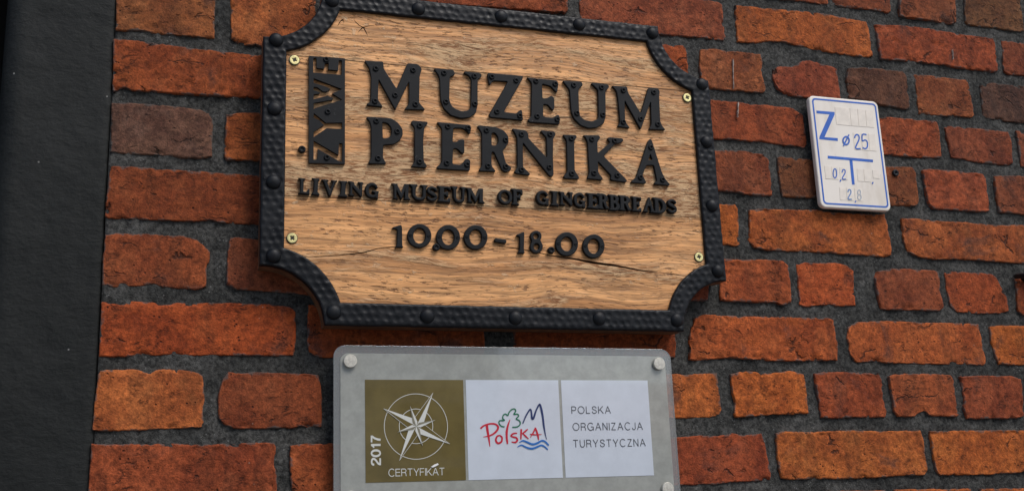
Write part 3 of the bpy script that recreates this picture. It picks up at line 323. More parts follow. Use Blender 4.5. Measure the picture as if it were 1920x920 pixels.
def _el(cx, cz, rx, rz, a0, a1, n=18):
    return [(cx+rx*math.cos(math.radians(a0+(a1-a0)*i/n)), cz+rz*math.sin(math.radians(a0+(a1-a0)*i/n))) for i in range(n+1)]
def _ln(*p): return [tuple(p[0])]+[tuple(np.array(p[0])*(1-t)+np.array(p[1])*t) for t in (.5, 1)]
SANS = {   # width, strokes on a unit cap height
    'A': (.86, [_ln((0, 0), (.43, 1)), _ln((.43, 1), (.86, 0)), _ln((.17, .36), (.69, .36))]),
    'C': (.88, [_el(.47, .5, .47, .5, 42, 318)]),
    'E': (.68, [_ln((0, 0), (0, 1)), _ln((-.05, .955), (.68, .955)), _ln((0, .52), (.63, .52)), _ln((-.05, .045), (.68, .045))]),
    'F': (.62, [_ln((0, 0), (0, 1)), _ln((-.05, .955), (.62, .955)), _ln((0, .50), (.56, .50))]),
    'G': (.92, [_el(.47, .5, .47, .5, 40, 300), [(.70, .07), (.82, .16), (.89, .30)], _ln((.52, .46), (.94, .46)), _ln((.90, .46), (.90, 0))]),
    'I': (.0, [_ln((0, 0), (0, 1))]),
    'J': (.48, [[(.48, 1), (.48, .6), (.48, .30)]+_el(.24, .28, .24, .26, 0, -180)]),
    'K': (.74, [_ln((0, 0), (0, 1)), _ln((.72, 1), (0, .36)), _ln((.26, .58), (.76, 0))]),
    'L': (.58, [_ln((0, 0), (0, 1)), _ln((-.05, .045), (.58, .045))]),
    'N': (.70, [_ln((0, 0), (0, 1)), _ln((0, 1), (.70, 0)), _ln((.70, 0), (.70, 1))]),
    'O': (.98, [_el(.49, .5, .49, .48, 0, 360, 32)]),
    'P': (.66, [_ln((0, 0), (0, 1)), [(0, .955), (.25, .955), (.40, .955)]+_el(.40, .70, .26, .255, 90, -90)[1:]+[(.25, .445), (0, .445)]]),
    'R': (.72, [_ln((0, 0), (0, 1)), [(0, .955), (.25, .955), (.42, .955)]+_el(.42, .72, .26, .235, 90, -90)[1:]+[(.25, .485), (0, .485)], [(.42, .485), (.60, .42), (.66, .28), (.67, .10), (.72, 0)]]),
    'S': (.70, [catmull([(.68, .70), (.60, .90), (.36, .965), (.11, .87), (.08, .70), (.22, .57), (.50, .47), (.66, .36), (.66, .17), (.42, .035), (.14, .08), (.02, .30)], 5)]),
    'T': (.76, [_ln((0, .955), (.76, .955)), _ln((.38, 0), (.38, .95))]),
    'U': (.70, [[(0, 1), (0, .6), (0, .36)]+_el(.35, .36, .35, .34, 180, 360)+[(.70, .6), (.70, 1)]]),
    'Y': (.78, [_ln((0, 1), (.39, .42)), _ln((.78, 1), (.39, .42)), _ln((.39, 0), (.39, .44))]),
    'Z': (.70, [_ln((.03, .955), (.70, .955)), _ln((.66, .95), (.03, .05)), _ln((0, .045), (.71, .045))]),
    '0': (.46, [_el(.23, .5, .23, .45, 0, 360, 28)]),
    '1': (.26, [_ln((.22, 0), (.22, 1)), [(.0, .72), (.12, .75), (.20, .90)]]),
    '2': (.46, [catmull([(.0, .68), (.05, .88), (.24, .945), (.43, .86), (.44, .66), (.30, .46), (.10, .28), (.02, .07)], 4), _ln((-.05, .06), (.50, .06))]),
    '7': (.46, [_ln((-.03, .935), (.50, .935)), [(.45, .92), (.28, .60), (.19, .28), (.16, 0)]]),
}
def text_mesh(name, s, x, z, w, h, y, weight=.09, gap=.24, rot=False):
    """grotesque lettering built from strokes, fitted to the box x..x+w, z..z+h"""
    adv, items = 0, []
    for ch in s:
        wd, st = SANS[ch]
        for q in st: items.append([(p[0]+adv, p[1]) for p in q])
        adv += wd+gap
    adv -= gap
    co, f, k = [], [], 0
    for P in items:
        P = [np.array(p) for p in P]
        Lf, Rt = ribbon_sides(P, [weight]*len(P))
        b0 = len(co); n = len(P); yy = y-(k % 5)*.00002; k += 1
        for q in list(Lf)+list(Rt):
            u, v = q[0]/adv, q[1]
            co.append((x+w*(1-v), yy, z+h*u) if rot else (x+w*u, yy, z+h*v))
        for i in range(n-1): f.append((b0+i, b0+n+i, b0+n+i+1, b0+i+1))
    return mesh_np(name, co, f, False)

def lathe(name, prof, n=28, smooth=True):
    """profile (r, h): turned about the axis that points out of the wall (-y)"""
    co, f = [], []
    for r, h in prof:
        for k in range(n):
            a = 2*math.pi*k/n; co.append((r*math.cos(a), -h, r*math.sin(a)))
    m = len(prof)
    for i in range(m-1):
        for k in range(n):
            k2 = (k+1) % n
            f.append((i*n+k, i*n+k2, (i+1)*n+k2, (i+1)*n+k))
    if prof[-1][0] < 1e-6 or True: f.append(tuple((m-1)*n+k for k in range(n)))
    f.append(tuple(reversed(range(n))))
    me = mesh_np(name, co, f, smooth)
    bm = bmesh.new(); bm.from_mesh(me); bmesh.ops.remove_doubles(bm, verts=bm.verts, dist=1e-6)
    bmesh.ops.recalc_face_normals(bm, faces=bm.faces); bm.to_mesh(me); bm.free()
    me.update()
    return me

def box_mesh(name, x0, x1, y0, y1, z0, z1, bevel=0.0):
    bm = bmesh.new()
    bmesh.ops.create_cube(bm, size=1.0)
    for v in bm.verts:
        v.co = ((x0+x1)/2+v.co.x*(x1-x0), (y0+y1)/2+v.co.y*(y1-y0), (z0+z1)/2+v.co.z*(z1-z0))
    if bevel: bmesh.ops.bevel(bm, geom=bm.edges[:], offset=bevel, segments=2, affect='EDGES')
    me = bpy.data.meshes.new(name); bm.to_mesh(me); bm.free(); return me

def round_rect(x0, x1, z0, z1, r, n=8):
    P = []
    for cx, cz, a0 in ((x1-r, z1-r, 0), (x0+r, z1-r, 90), (x0+r, z0+r, 180), (x1-r, z0+r, 270)):
        for k in range(n+1):
            a = math.radians(a0+90*k/n); P.append((cx+r*math.cos(a), cz+r*math.sin(a)))
    return P

# ------------------------------------------------------------------ materials
class Nodes:
    def __init__(s, name):
        s.m = bpy.data.materials.new(name); s.m.use_nodes = True
        s.t = s.m.node_tree; s.t.nodes.clear()
        s.out = s.t.nodes.new('ShaderNodeOutputMaterial')
        s.p = s.t.nodes.new('ShaderNodeBsdfPrincipled')
        s.t.links.new(s.p.outputs[0], s.out.inputs[0])
    def new(s, t, **kw):
        n = s.t.nodes.new('ShaderNode'+t)
        for k, v in kw.items(): setattr(n, k, v)
        return n
    def put(s, sock, v):
        if hasattr(v, 'is_linked') or isinstance(v, bpy.types.NodeSocket): s.t.links.new(v, sock)
        elif isinstance(v, (tuple, list)) and len(v) == 3 and sock.type == 'RGBA': sock.default_value = (*v, 1)
        else: sock.default_value = v
    def coord(s, which='Object'): return s.new('TexCoord').outputs[which]
    def mapping(s, vec, scale=(1, 1, 1), loc=(0, 0, 0), rot=(0, 0, 0)):
        n = s.new('Mapping'); s.put(n.inputs['Vector'], vec)
        s.put(n.inputs['Scale'], scale); s.put(n.inputs['Location'], loc); s.put(n.inputs['Rotation'], rot)
        return n.outputs[0]
    def noise(s, vec, scale, detail=3, rough=.55, dist=0.0):
        n = s.new('TexNoise'); s.put(n.inputs['Vector'], vec); n.inputs['Scale'].default_value = scale
        n.inputs['Detail'].default_value = detail; n.inputs['Roughness'].default_value = rough
        n.inputs['Distortion'].default_value = dist
        return n.outputs[0]
    def voro(s, vec, scale, feature='F1', rnd=1.0):
        n = s.new('TexVoronoi', feature=feature); s.put(n.inputs['Vector'], vec)
        n.inputs['Scale'].default_value = scale; n.inputs['Randomness'].default_value = rnd
        return n.outputs['Distance']
    def ramp(s, fac, a, b, lo=0.0, hi=1.0):
        n = s.new('MapRange', interpolation_type='SMOOTHSTEP'); s.put(n.inputs[0], fac)
        n.inputs[1].default_value = a; n.inputs[2].default_value = b
        n.inputs[3].default_value = lo; n.inputs[4].default_value = hi
        return n.outputs[0]
    def math(s, op, a, b=0.0):
        n = s.new('Math', operation=op); s.put(n.inputs[0], a); s.put(n.inputs[1], b); return n.outputs[0]
    def vadd(s, a, b):
        n = s.new('VectorMath', operation='ADD'); s.put(n.inputs[0], a); s.put(n.inputs[1], b); return n.outputs[0]
    def mix(s, fac, a, b, mode='MIX'):
        n = s.new('Mix', data_type='RGBA', blend_type=mode)
        s.put(n.inputs[0], fac); s.put(n.inputs[6], a); s.put(n.inputs[7], b); return n.outputs[2]
    def bump(s, h, strength, dist, normal=None):
        n = s.new('Bump'); s.put(n.inputs['Height'], h); n.inputs['Strength'].default_value = strength
        n.inputs['Distance'].default_value = dist
        if normal is not None: s.put(n.inputs['Normal'], normal)
        return n.outputs[0]
    def set(s, **kw):
        for k, v in kw.items(): s.put(s.p.inputs[k.replace('_', ' ')], v)
        return s.m

def brick_material():
    N = Nodes('brick_clay')
    info = N.new('ObjectInfo')
    rv = N.new('CombineXYZ')
    N.put(rv.inputs[0], N.math('MULTIPLY', info.outputs['Random'], 37.0)); N.put(rv.inputs[2], N.math('MULTIPLY', info.outputs['Random'], 91.0))
    v = N.vadd(N.coord(), rv.outputs[0])
    base = info.outputs['Color']
    big = N.noise(v, 14, 3, .6, .4)
    c = N.mix(N.ramp(big, .32, .68), N.mix(1.0, base, (.76, .68, .64), 'MULTIPLY'), N.mix(1.0, base, (1.25, 1.27, 1.15), 'MULTIPLY'))
    hue = N.noise(N.vadd(v, (5.1, 2.2, 8.8)), 22, 4, .6)
    c = N.mix(N.ramp(hue, .5, .72, 0, .55), c, N.mix(1.0, base, (1.28, 1.5, 1.55), 'MULTIPLY'))
    # dark purple firing patches
    st = N.noise(N.vadd(v, (3.7, 9.2, 1.1)), 11, 5, .65, .8)
    c = N.mix(N.ramp(st, .56, .74, 0, .70), c, (.060, .037, .031))
    # vertical kiss marks
    kv = N.mapping(v, (1, 1, .12))
    km = N.noise(kv, 24, 2, .5)
    c = N.mix(N.ramp(km, .54, .59, 0, .42), c, N.mix(1.0, c, (.60, .68, .78), 'MULTIPLY'))
    mo = N.noise(N.vadd(v, (4, 6, 2)), 55, 5, .7, .6)
    c = N.mix(.42, c, N.mix(1.0, c, N.ramp(mo, .36, .64, .55, 1.35), 'MULTIPLY'))
    # fine grain
    g = N.noise(v, 420, 3, .7)
    c = N.mix(.6, c, N.mix(1.0, c, N.ramp(g, .25, .75, .45, 1.45), 'MULTIPLY'))
    g2 = N.noise(v, 120, 4, .7)
    c = N.mix(.7, c, N.mix(1.0, c, N.ramp(g2, .30, .70, .50, 1.42), 'MULTIPLY'))
    # pits
    pit = N.math('MULTIPLY', N.ramp(N.voro(v, 120), .08, .22, 1, 0), N.ramp(N.noise(v, 30, 2), .53, .63))
    # hairline cracks, sparse, mostly along the brick
    cv = N.mapping(N.vadd(v, N.mix(.03, (0, 0, 0), N.new('TexNoise').outputs[1])), (10, 10, 26))
    dn = N.new('TexNoise'); dn.inputs['Scale'].default_value = 45; dn.inputs['Detail'].default_value = 4; N.put(dn.inputs['Vector'], v)
    cv = N.mapping(N.vadd(v, N.mix(.035, (0, 0, 0), dn.outputs[1])), (9, 9, 24))
    cr = N.math('MULTIPLY', N.ramp(N.voro(cv, 1.0, 'DISTANCE_TO_EDGE'), .006, .03, 1, 0), N.ramp(N.noise(v, 17, 2), .57, .62))
    fold = N.noise(N.mapping(N.vadd(v, (6, 1, 2)), (26, 26, 78), rot=(0, .25, 0)), 1.0, 5, .6, .8)
    fd = N.math('MULTIPLY', N.ramp(N.math('ABSOLUTE', N.math('SUBTRACT', fold, .5)), .004, .022, 1, 0), N.ramp(N.noise(N.vadd(v, (8, 8, 1)), 24, 3, .6), .55, .64))
    dark = N.math('MAXIMUM', N.math('MAXIMUM', pit, cr), N.math('MULTIPLY', fd, .75))
    c = N.mix(N.math('MULTIPLY', dark, .70), c, (.020, .012, .009))
    # pale lime specks
    sp = N.math('MULTIPLY', N.ramp(N.voro(N.vadd(v, (1, 1, 1)), 70), .045, .07, 1, 0), N.ramp(N.noise(v, 9, 2), .60, .66))
    c = N.mix(N.math('MULTIPLY', sp, .8), c, (.42, .36, .30))
    # cement dragged over the arrises
    ed = N.new('Attribute', attribute_name='edge').outputs['Fac']
    wr = N.math('SUBTRACT', N.math('MULTIPLY', N.math('SUBTRACT', N.noise(N.vadd(v, (2, 5, 3)), 38, 4, .65), .47), .05), ed)
    c = N.mix(N.ramp(wr, -.001, .003, 0, .5), c, N.mix(1.0, base, (1.55, 1.6, 1.45), 'MULTIPLY'))
    en = N.noise(v, 60, 4, .6)
    em = N.math('SUBTRACT', N.math('MULTIPLY', N.math('SUBTRACT', en, .44), .026), ed)
    c = N.mix(N.ramp(em, -.0005, .0030, 0, .8), c, (.075, .072, .067))
    h = N.math('ADD', N.math('MULTIPLY', g2, .6), N.math('MULTIPLY', g, .35))
    h = N.math('SUBTRACT', h, N.math('MULTIPLY', dark, 1.0))
    h = N.math('ADD', h, N.math('MULTIPLY', N.noise(v, 38, 4, .6), .8))
    return N.set(Base_Color=c, Roughness=.88, Specular_IOR_Level=.25, Normal=N.bump(h, .95, .0030))

def mortar_material():
    N = Nodes('cement_mortar')
    v = N.coord()
    a = N.noise(v, 13, 5, .65, .6); g = N.noise(v, 190, 4, .75); s = N.noise(v, 45, 3, .6)
    c = N.mix(N.ramp(a, .3, .7), (.030, .030, .028), (.070, .068, .063))
    c = N.mix(.9, c, N.mix(1.0, c, N.ramp(g, .32, .68, .35, 1.7), 'MULTIPLY'))
    c = N.mix(N.ramp(s, .58, .75, 0, .6), c, (.022, .023, .022))
    sp = N.math('MULTIPLY', N.ramp(N.voro(v, 200), .12, .24, 1, 0), N.ramp(N.noise(v, 55, 2), .52, .62))
    c = N.mix(N.math('MULTIPLY', sp, .6), c, (.22, .22, .21))
    h = N.math('ADD', N.math('MULTIPLY', g, .5), N.math('ADD', s, N.math('MULTIPLY', N.noise(v, 900, 2), .2)))
    return N.set(Base_Color=c, Roughness=.93, Specular_IOR_Level=.2, Normal=N.bump(h, 1.0, .0045))

def plaster_material():
    N = Nodes('dark_painted_plaster')
    v = N.coord()
    a = N.noise(v, 5, 3, .5); g = N.noise(N.mapping(v, (1, 1, 1.6)), 85, 5, .7); b = N.noise(v, 28, 3, .6)
    c = N.mix(N.ramp(a, .35, .65), (.011, .0122, .0115), (.0155, .0167, .0158))
    c = N.mix(.5, c, N.mix(1.0, c, N.ramp(g, .3, .7, .7, 1.25), 'MULTIPLY'))
    sp = N.math('MULTIPLY', N.ramp(N.voro(v, 38), .03, .065, 1, 0), N.ramp(N.noise(v, 13, 2), .53, .60))
    c = N.mix(N.math('MULTIPLY', sp, .8), c, (.38, .37, .35))
    h = N.math('ADD', N.math('MULTIPLY', g, .6), b)
    return N.set(Base_Color=c, Roughness=.66, Specular_IOR_Level=.22, Normal=N.bump(h, .8, .0030))

def wood_material():
    N = Nodes('weathered_oak')
    info = N.new('ObjectInfo')
    rv = N.new('CombineXYZ'); N.put(rv.inputs[2], N.math('MULTIPLY', info.outputs['Random'], 53.0)); N.put(rv.inputs[0], N.math('MULTIPLY', info.outputs['Random'], 19.0))
    vo = N.coord(); v0 = N.vadd(vo, rv.outputs[0])
    # bend the grain
    wn_ = N.new('TexNoise'); wn_.inputs['Scale'].default_value = 3.2; wn_.inputs['Detail'].default_value = 2; N.put(wn_.inputs['Vector'], N.mapping(v0, (1, 1, 2.2)))
    off = N.math('MULTIPLY', N.math('SUBTRACT', wn_.outputs[0], .5), .055)
    ov = N.new('CombineXYZ'); N.put(ov.inputs[2], off)
    v = N.vadd(v0, ov.outputs[0])
    bands = N.noise(N.mapping(v, (1.0, 1, 24)), 2.2, 4, .6)
    c = N.mix(N.ramp(bands, .34, .66), (.53, .240, .084), (.84, .425, .168))
    fine = N.noise(N.mapping(v, (5, 5, 110)), 3.0, 4, .65)
    c = N.mix(.9, c, N.mix(1.0, c, N.ramp(fine, .32, .68, .46, 1.28), 'MULTIPLY'))
    # open pores: short dark dashes
    pores = N.noise(N.mapping(v, (26, 26, 125)), 2.4, 3, .6)
    pz = N.ramp(N.noise(N.mapping(v, (1, 1, 6)), 5, 2), .36, .58, .35, 1)
    pore = N.math('MULTIPLY', N.ramp(pores, .56, .66), pz)
    c = N.mix(N.math('MULTIPLY', pore, .80), c, (.15, .062, .026))
    # weathering: silver-beige torn fibre with brown streaks, set by each board
    wm = N.noise(N.mapping(v, (1.3, 1, 6.5)), 3.4, 5, .62, .5)
    wth = N.new('Attribute', attribute_name='weather', attribute_type='OBJECT').outputs['Fac']
    sx = N.new('SeparateXYZ'); N.put(sx.inputs[0], vo)
    zone = N.math('MULTIPLY', N.ramp(sx.outputs[2], .195, .265, 1, 0), N.ramp(sx.outputs[2], .175, .186))
    wmask = N.ramp(N.math('ADD', N.math('ADD', wm, N.math('MULTIPLY', zone, .21)), N.math('MULTIPLY', wth, .26)), .56, .74)
    fib = N.noise(N.mapping(v, (13, 13, 72)), 3.0, 5, .72, 1.0)
    wc = N.mix(N.ramp(fib, .40, .58), (.22, .092, .038), (.68, .455, .25))
    c = N.mix(N.math('MULTIPLY', wmask, .85), c, wc)
    # long dark checks
    chk = N.noise(N.mapping(N.vadd(v, (2, 0, 5)), (4, 4, 95)), 2.6, 3, .6, .3)
    cm = N.math('MULTIPLY', N.ramp(chk, .63, .70), N.ramp(wmask, .1, .8, .35, 1))
    c = N.mix(N.math('MULTIPLY', cm, .8), c, (.075, .034, .017))
    # flakes of pale lacquer
    fl = N.noise(N.mapping(v, (30, 30, 60)), 2.2, 4, .65, .6)
    fm = N.math('MULTIPLY', N.ramp(fl, .60, .66), N.ramp(N.noise(v, 14, 2), .44, .58))
    c = N.mix(N.math('MULTIPLY', fm, .4), c, (.70, .53, .34))
    # soot collecting here and there
    so = N.noise(N.vadd(v, (7, 3, 4)), 9, 4, .6)
    c = N.mix(N.ramp(so, .62, .82, 0, .4), c, N.mix(1.0, c, (.42, .38, .36), 'MULTIPLY'))
    pore = N.math('MAXIMUM', pore, cm)
    h = N.math('ADD', N.math('MULTIPLY', fine, .35), N.math('MULTIPLY', N.math('MULTIPLY', fib, wmask), 1.1))
    h = N.math('SUBTRACT', h, N.math('MULTIPLY', pore, .7))
    h = N.math('ADD', h, N.math('MULTIPLY', fm, .35))
    return N.set(Base_Color=c, Roughness=N.ramp(wmask, 0, 1, .48, .78), Specular_IOR_Level=.35, Normal=N.bump(h, .85, .0018))

def simple(name, col, rough, metal=0.0, spec=.5, nscale=0, namp=.15, bump=0.0, bscale=300, coat=0.0):
    N = Nodes(name)
    c = col
    v = N.coord()
    if nscale:
        n = N.noise(v, nscale, 4, .65)
        c = N.mix(1.0, col, N.ramp(n, .25, .75, 1-namp, 1+namp), 'MULTIPLY')
    kw = dict(Base_Color=c, Roughness=rough, Metallic=metal, Specular_IOR_Level=spec, Coat_Weight=coat, Coat_Roughness=.03)
    if bump: kw['Normal'] = N.bump(N.noise(v, bscale, 3, .6), bump, .001)
    return N.set(**kw)

def black_iron(name, col, rough):
    N = Nodes(name)
    v = N.coord()
    a = N.noise(v, 35, 4, .6); g = N.noise(v, 500, 3, .6)
    c = N.mix(N.ramp(a, .35, .7), col, tuple(x*1.5 for x in col))
    dust = N.math('MULTIPLY', N.ramp(N.noise(v, 130, 4, .7), .66, .76), N.ramp(a, .48, .62))
    c = N.mix(N.math('MULTIPLY', dust, .5), c, (.10, .098, .094))
    sp = N.math('MULTIPLY', N.ramp(N.voro(v, 150), .05, .10, 1, 0), N.ramp(N.noise(v, 31, 2), .60, .66))
    c = N.mix(N.math('MULTIPLY', sp, .6), c, (.20, .20, .20))
    return N.set(Base_Color=c, Roughness=N.ramp(a, .3, .7, rough-.07, rough+.1), Specular_IOR_Level=.21, Normal=N.bump(N.math('ADD', g, a), .25, .0005))

def acrylic_material():
    N = Nodes('frosted_acrylic')
    N.p.inputs['Base Color'].default_value = (.50, .51, .50, 1); N.p.inputs['Roughness'].default_value = .06
    tr = N.new('BsdfTransparent'); tr.inputs[0].default_value = (.90, .92, .92, 1)
    gl = N.new('BsdfGlossy'); gl.inputs['Roughness'].default_value = .02
    lw = N.new('Fresnel'); lw.inputs[0].default_value = 1.49
    m1 = N.new('MixShader'); m1.inputs[0].default_value = .36
    N.t.links.new(tr.outputs[0], m1.inputs[1]); N.t.links.new(N.p.outputs[0], m1.inputs[2])
    m2 = N.new('MixShader')
    N.t.links.new(lw.outputs[0], m2.inputs[0]); N.t.links.new(m1.outputs[0], m2.inputs[1]); N.t.links.new(gl.outputs[0], m2.inputs[2])
    N.t.links.new(m2.outputs[0], N.out.inputs[0])
    return N.m

def dirty_white(name):
    N = Nodes(name)
    v = N.coord()
    a = N.noise(N.mapping(v, (1, 1, .35)), 26, 4, .6); b = N.noise(v, 60, 4, .65)
    c = N.mix(N.ramp(a, .42, .75), (.86, .79, .70), (.72, .64, .54))
    c = N.mix(N.ramp(b, .66, .78, 0, .5), c, (.36, .32, .27))
    return N.set(Base_Color=c, Roughness=.38, Normal=N.bump(b, .15, .0006))

M = dict(
    brick=brick_material(), mortar=mortar_material(), plaster=plaster_material(), wood=wood_material(),
    wood_edge=simple('shade_darkened_oak_edge', (.13, .054, .021), .7, nscale=60, namp=.4, bump=.3, bscale=120),  # plank sides: shade on the sign's underside is put into this darker brown
    iron=black_iron('hammered_black_iron', (.0062, .0070, .0086), .42),
    iron_letter=black_iron('painted_black_letter', (.0062, .0068, .0077), .50),
    iron_cast=black_iron('cast_black_letter', (.0056, .0062, .0070), .54),
    brass=simple('yellow_zinc_brass', (.80, .70, .32), .38, .55, nscale=200, namp=.2, bump=.2, bscale=900),
    recess=simple('dark_recess', (.02, .017, .010), .6),
    steel=simple('dull_steel', (.62, .59, .51), .42, .45, nscale=260, namp=.2, bump=.12, bscale=700),
    acrylic=acrylic_material(),
    silver=simple('silver_grey_print', (.325, .33, .30), .12, 0.0, .5, nscale=55, namp=.12, coat=1.0),
    gold=simple('bronze_gold_print', (.135, .102, .034), .10, 0.0, .5, nscale=18, namp=.18, coat=1.0),
    white_print=simple('cool_white_print', (.58, .62, .68), .10, 0.0, .5, nscale=25, namp=.05, coat=1.0),
    silver_line=simple('pale_silver_line', (.62, .62, .57), .25),
    grey_line=simple('grey_silver_line', (.22, .205, .15), .25),
    text_grey=simple('charcoal_text', (.085, .09, .10), .3),
    red=simple('logo_red', (.50, .016, .035), .3), green=simple('logo_green', (.012, .15, .07), .3),
    navy=simple('logo_navy', (.022, .035, .12), .3), blue=simple('logo_blue', (.02, .14, .45), .3),
    lime=simple('lime_run', (.42, .35, .29), .9, nscale=200, namp=.4), chip=simple('white_chip', (.80, .80, .78), .6),
    zwhite=dirty_white('aged_white_plastic'), ztile=simple('cream_insert', (.82, .74, .64), .4, nscale=70, namp=.08),
    zedge=simple('grey_white_plastic_edge', (.55, .52, .52), .45, nscale=60, namp=.12),
    zblue=simple('sign_blue', (.022, .12, .50), .38, nscale=60, namp=.15),
    zfade=simple('faded_blue', (.12, .24, .50), .4), zpale=simple('worn_grey_blue', (.42, .46, .52), .4),
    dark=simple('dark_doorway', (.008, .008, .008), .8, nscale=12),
    pave=simple('grey_paving', (.20, .195, .185), .85, nscale=9, namp=.3, bump=.4, bscale=40),
    facade=simple('pale_render', (.70, .67, .60), .85, nscale=3, namp=.1, bump=.2, bscale=60),
    trim=simple('white_trim', (.72, .70, .66), .6, nscale=8, namp=.06),
    glass=simple('window_glass', (.02, .025, .03), .04, spec=.8), tile=simple('roof_tiles', (.26, .10, .06), .8, nscale=20, namp=.3),
)

# ------------------------------------------------------------------ the wall
def brick_mesh(name, P, seed, face, step=.0042, relief=1.0):
    """P: outline (x, z) in metres, clockwise from the upper left. Coons patch with worn arrises."""
    P = np.array(P)
    mn, mx = P.min(0), P.max(0); c = (mn+mx)/2; W, H = mx-mn
    q = (P-c)*np.array([(W+.0022)/W, (H+.0022)/H])
    # straighten the arbitrary start: corners are the vertices nearest the box corners
    ci = [int(np.argmin(np.abs(q[:, 0]/W-sx*.5)*W+np.abs(q[:, 1]/H-sz*.5)*H*1.3)) for sx, sz in ((-1, 1), (1, 1), (1, -1), (-1, -1))]
    n = len(q)
    def side(i, j):
        out = [q[i]]
        while i != j:
            i = (i+1) % n; out.append(q[i])
        return np.array(out)
    def coords(L):
        e = [0, .0006, .0014, .0026, .0042, .0065]
        m = max(int((L-.013)/step), 2)
        mid = list(np.linspace(.0065, L-.0065, m+1)[1:-1])
        return np.array(e+mid+[L-x for x in reversed(e)])/L
    U, V = coords(W), coords(H)
    def res(S, T):
        # round the traced polyline a little, then sample by arc length
        d = np.concatenate([[0], np.cumsum(np.linalg.norm(np.diff(S, axis=0), axis=1))]); d /= d[-1]
        t = np.linspace(0, 1, 161)
        F = np.stack([np.interp(t, d, S[:, 0]), np.interp(t, d, S[:, 1])], 1)
        for _ in range(4): F[1:-1] = (F[:-2]+2*F[1:-1]+F[2:])/4
        return np.stack([np.interp(T, t, F[:, 0]), np.interp(T, t, F[:, 1])], 1)
    top = res(side(ci[0], ci[1]), U); right = res(side(ci[1], ci[2]), V)
    bot = res(side(ci[2], ci[3])[::-1], U); left = res(side(ci[3], ci[0])[::-1], V)
    u, v = np.meshgrid(U, V)
    G = ((1-v)[..., None]*top[None]+v[..., None]*bot[None]+(1-u)[..., None]*left[:, None]+u[..., None]*right[:, None]
         - ((1-u)*(1-v))[..., None]*top[0]-(u*(1-v))[..., None]*top[-1]-((1-u)*v)[..., None]*bot[0]-(u*v)[..., None]*bot[-1])
    x, z = G[..., 0].copy(), G[..., 1].copy()
    du = np.minimum(u, 1-u)*W; dv = np.minimum(v, 1-v)*H
    d = np.minimum(du, dv)
    fade = np.clip(1-d/.014, 0, 1)
    a, b = x*1000+seed*53.7, z*1000+seed*17.9
    nick = np.clip(vnoise(a/7, b/7, 27)-.70, 0, .3)*.010*fade*np.clip(vnoise(a/40, b/40, 29)*2-.6, 0, 1)
    x += fade*(.0005*fbm(a/14, b/14, 3)+.0007*fbm(a/4.5, b/4.5, 5)); z += fade*(.0006*fbm(a/13, b/13, 7)+.0008*fbm(a/4, b/4, 9))
    x -= nick*np.sign(x)*(du <= dv); z -= nick*np.sign(z)*(dv < du)
    R = .0020+.0011*fbm(a/30, b/30, 11)
    t = np.clip((R-d)/R, 0, 1)
    h = face-R*(1-np.sqrt(np.clip(1-t*t, 0, 1)))
    h += relief*(.0007*fbm(a/38, b/30, 13, 2)+.00085*fbm(a/11, b/8, 15)+.00045*fbm(a/4.5, b/4, 17, 2))
    chip = np.clip(fbm(a/16, b/14, 19)-.28, 0, 1)*np.clip(1-d/.016, 0, 1)
    h -= chip*.014*relief
    gouge = np.clip(fbm(a/22, b/11, 23)-.42, 0, .25)
    h -= gouge*.008*relief
    h = np.where(d > .005, np.maximum(h, -.0008), h)
    nv, nu = x.shape
    co = np.stack([x, -h, z], -1).reshape(-1, 3)
    edge = d.reshape(-1)
    idx = np.arange(nv*nu).reshape(nv, nu)
    faces = np.stack([idx[:-1, :-1], idx[1:, :-1], idx[1:, 1:], idx[:-1, 1:]], -1).reshape(-1, 4).tolist()
    ring = np.concatenate([idx[0, :], idx[1:, -1], idx[-1, -2::-1], idx[-2:0:-1, 0]])
    back = co[ring].copy(); back[:, 1] = .016
    k0 = len(co); m = len(ring)
    co = np.concatenate([co, back]); edge = np.concatenate([edge, np.zeros(m)])
    for i in range(m):
        j = (i+1) % m
        faces.append((int(ring[i]), int(ring[j]), k0+j, k0+i))
    return co, faces, edge, (c[0], c[1])

def finish_brick(name, co, faces, edge):
    me = mesh_np(name, co, faces)
    at = me.attributes.new('edge', 'FLOAT', 'POINT'); at.data.foreach_set('value', edge.astype(np.float32))
    me.materials.append(M['brick'])
    return me

rng = random.Random(7)
KEXP = .90
wall = tag(empty('brick_wall', (.7, 0, 0)), 'old red brick wall with wide dark grey cement joints beside the doorway', 'wall')
boxes = []
for i, (colh, flat) in enumerate(BRICKS):
    P = pairs(flat)
    co, faces, edge, c = brick_mesh('brick', P, i+1, rng.uniform(-.0012, .0022))
    o = link('brick', finish_brick('brick', co, faces, edge), None, wall, (c[0]-.7, 0, c[1]))
    l = srgb(colh)
    o.color = (l[0]*1.06/KEXP, l[1]*.98/KEXP, l[2]*.78/KEXP, 1)
    xs = [p[0] for p in P]; zs = [p[1] for p in P]
    boxes.append((min(xs), max(xs), sum(zs)/len(zs)))

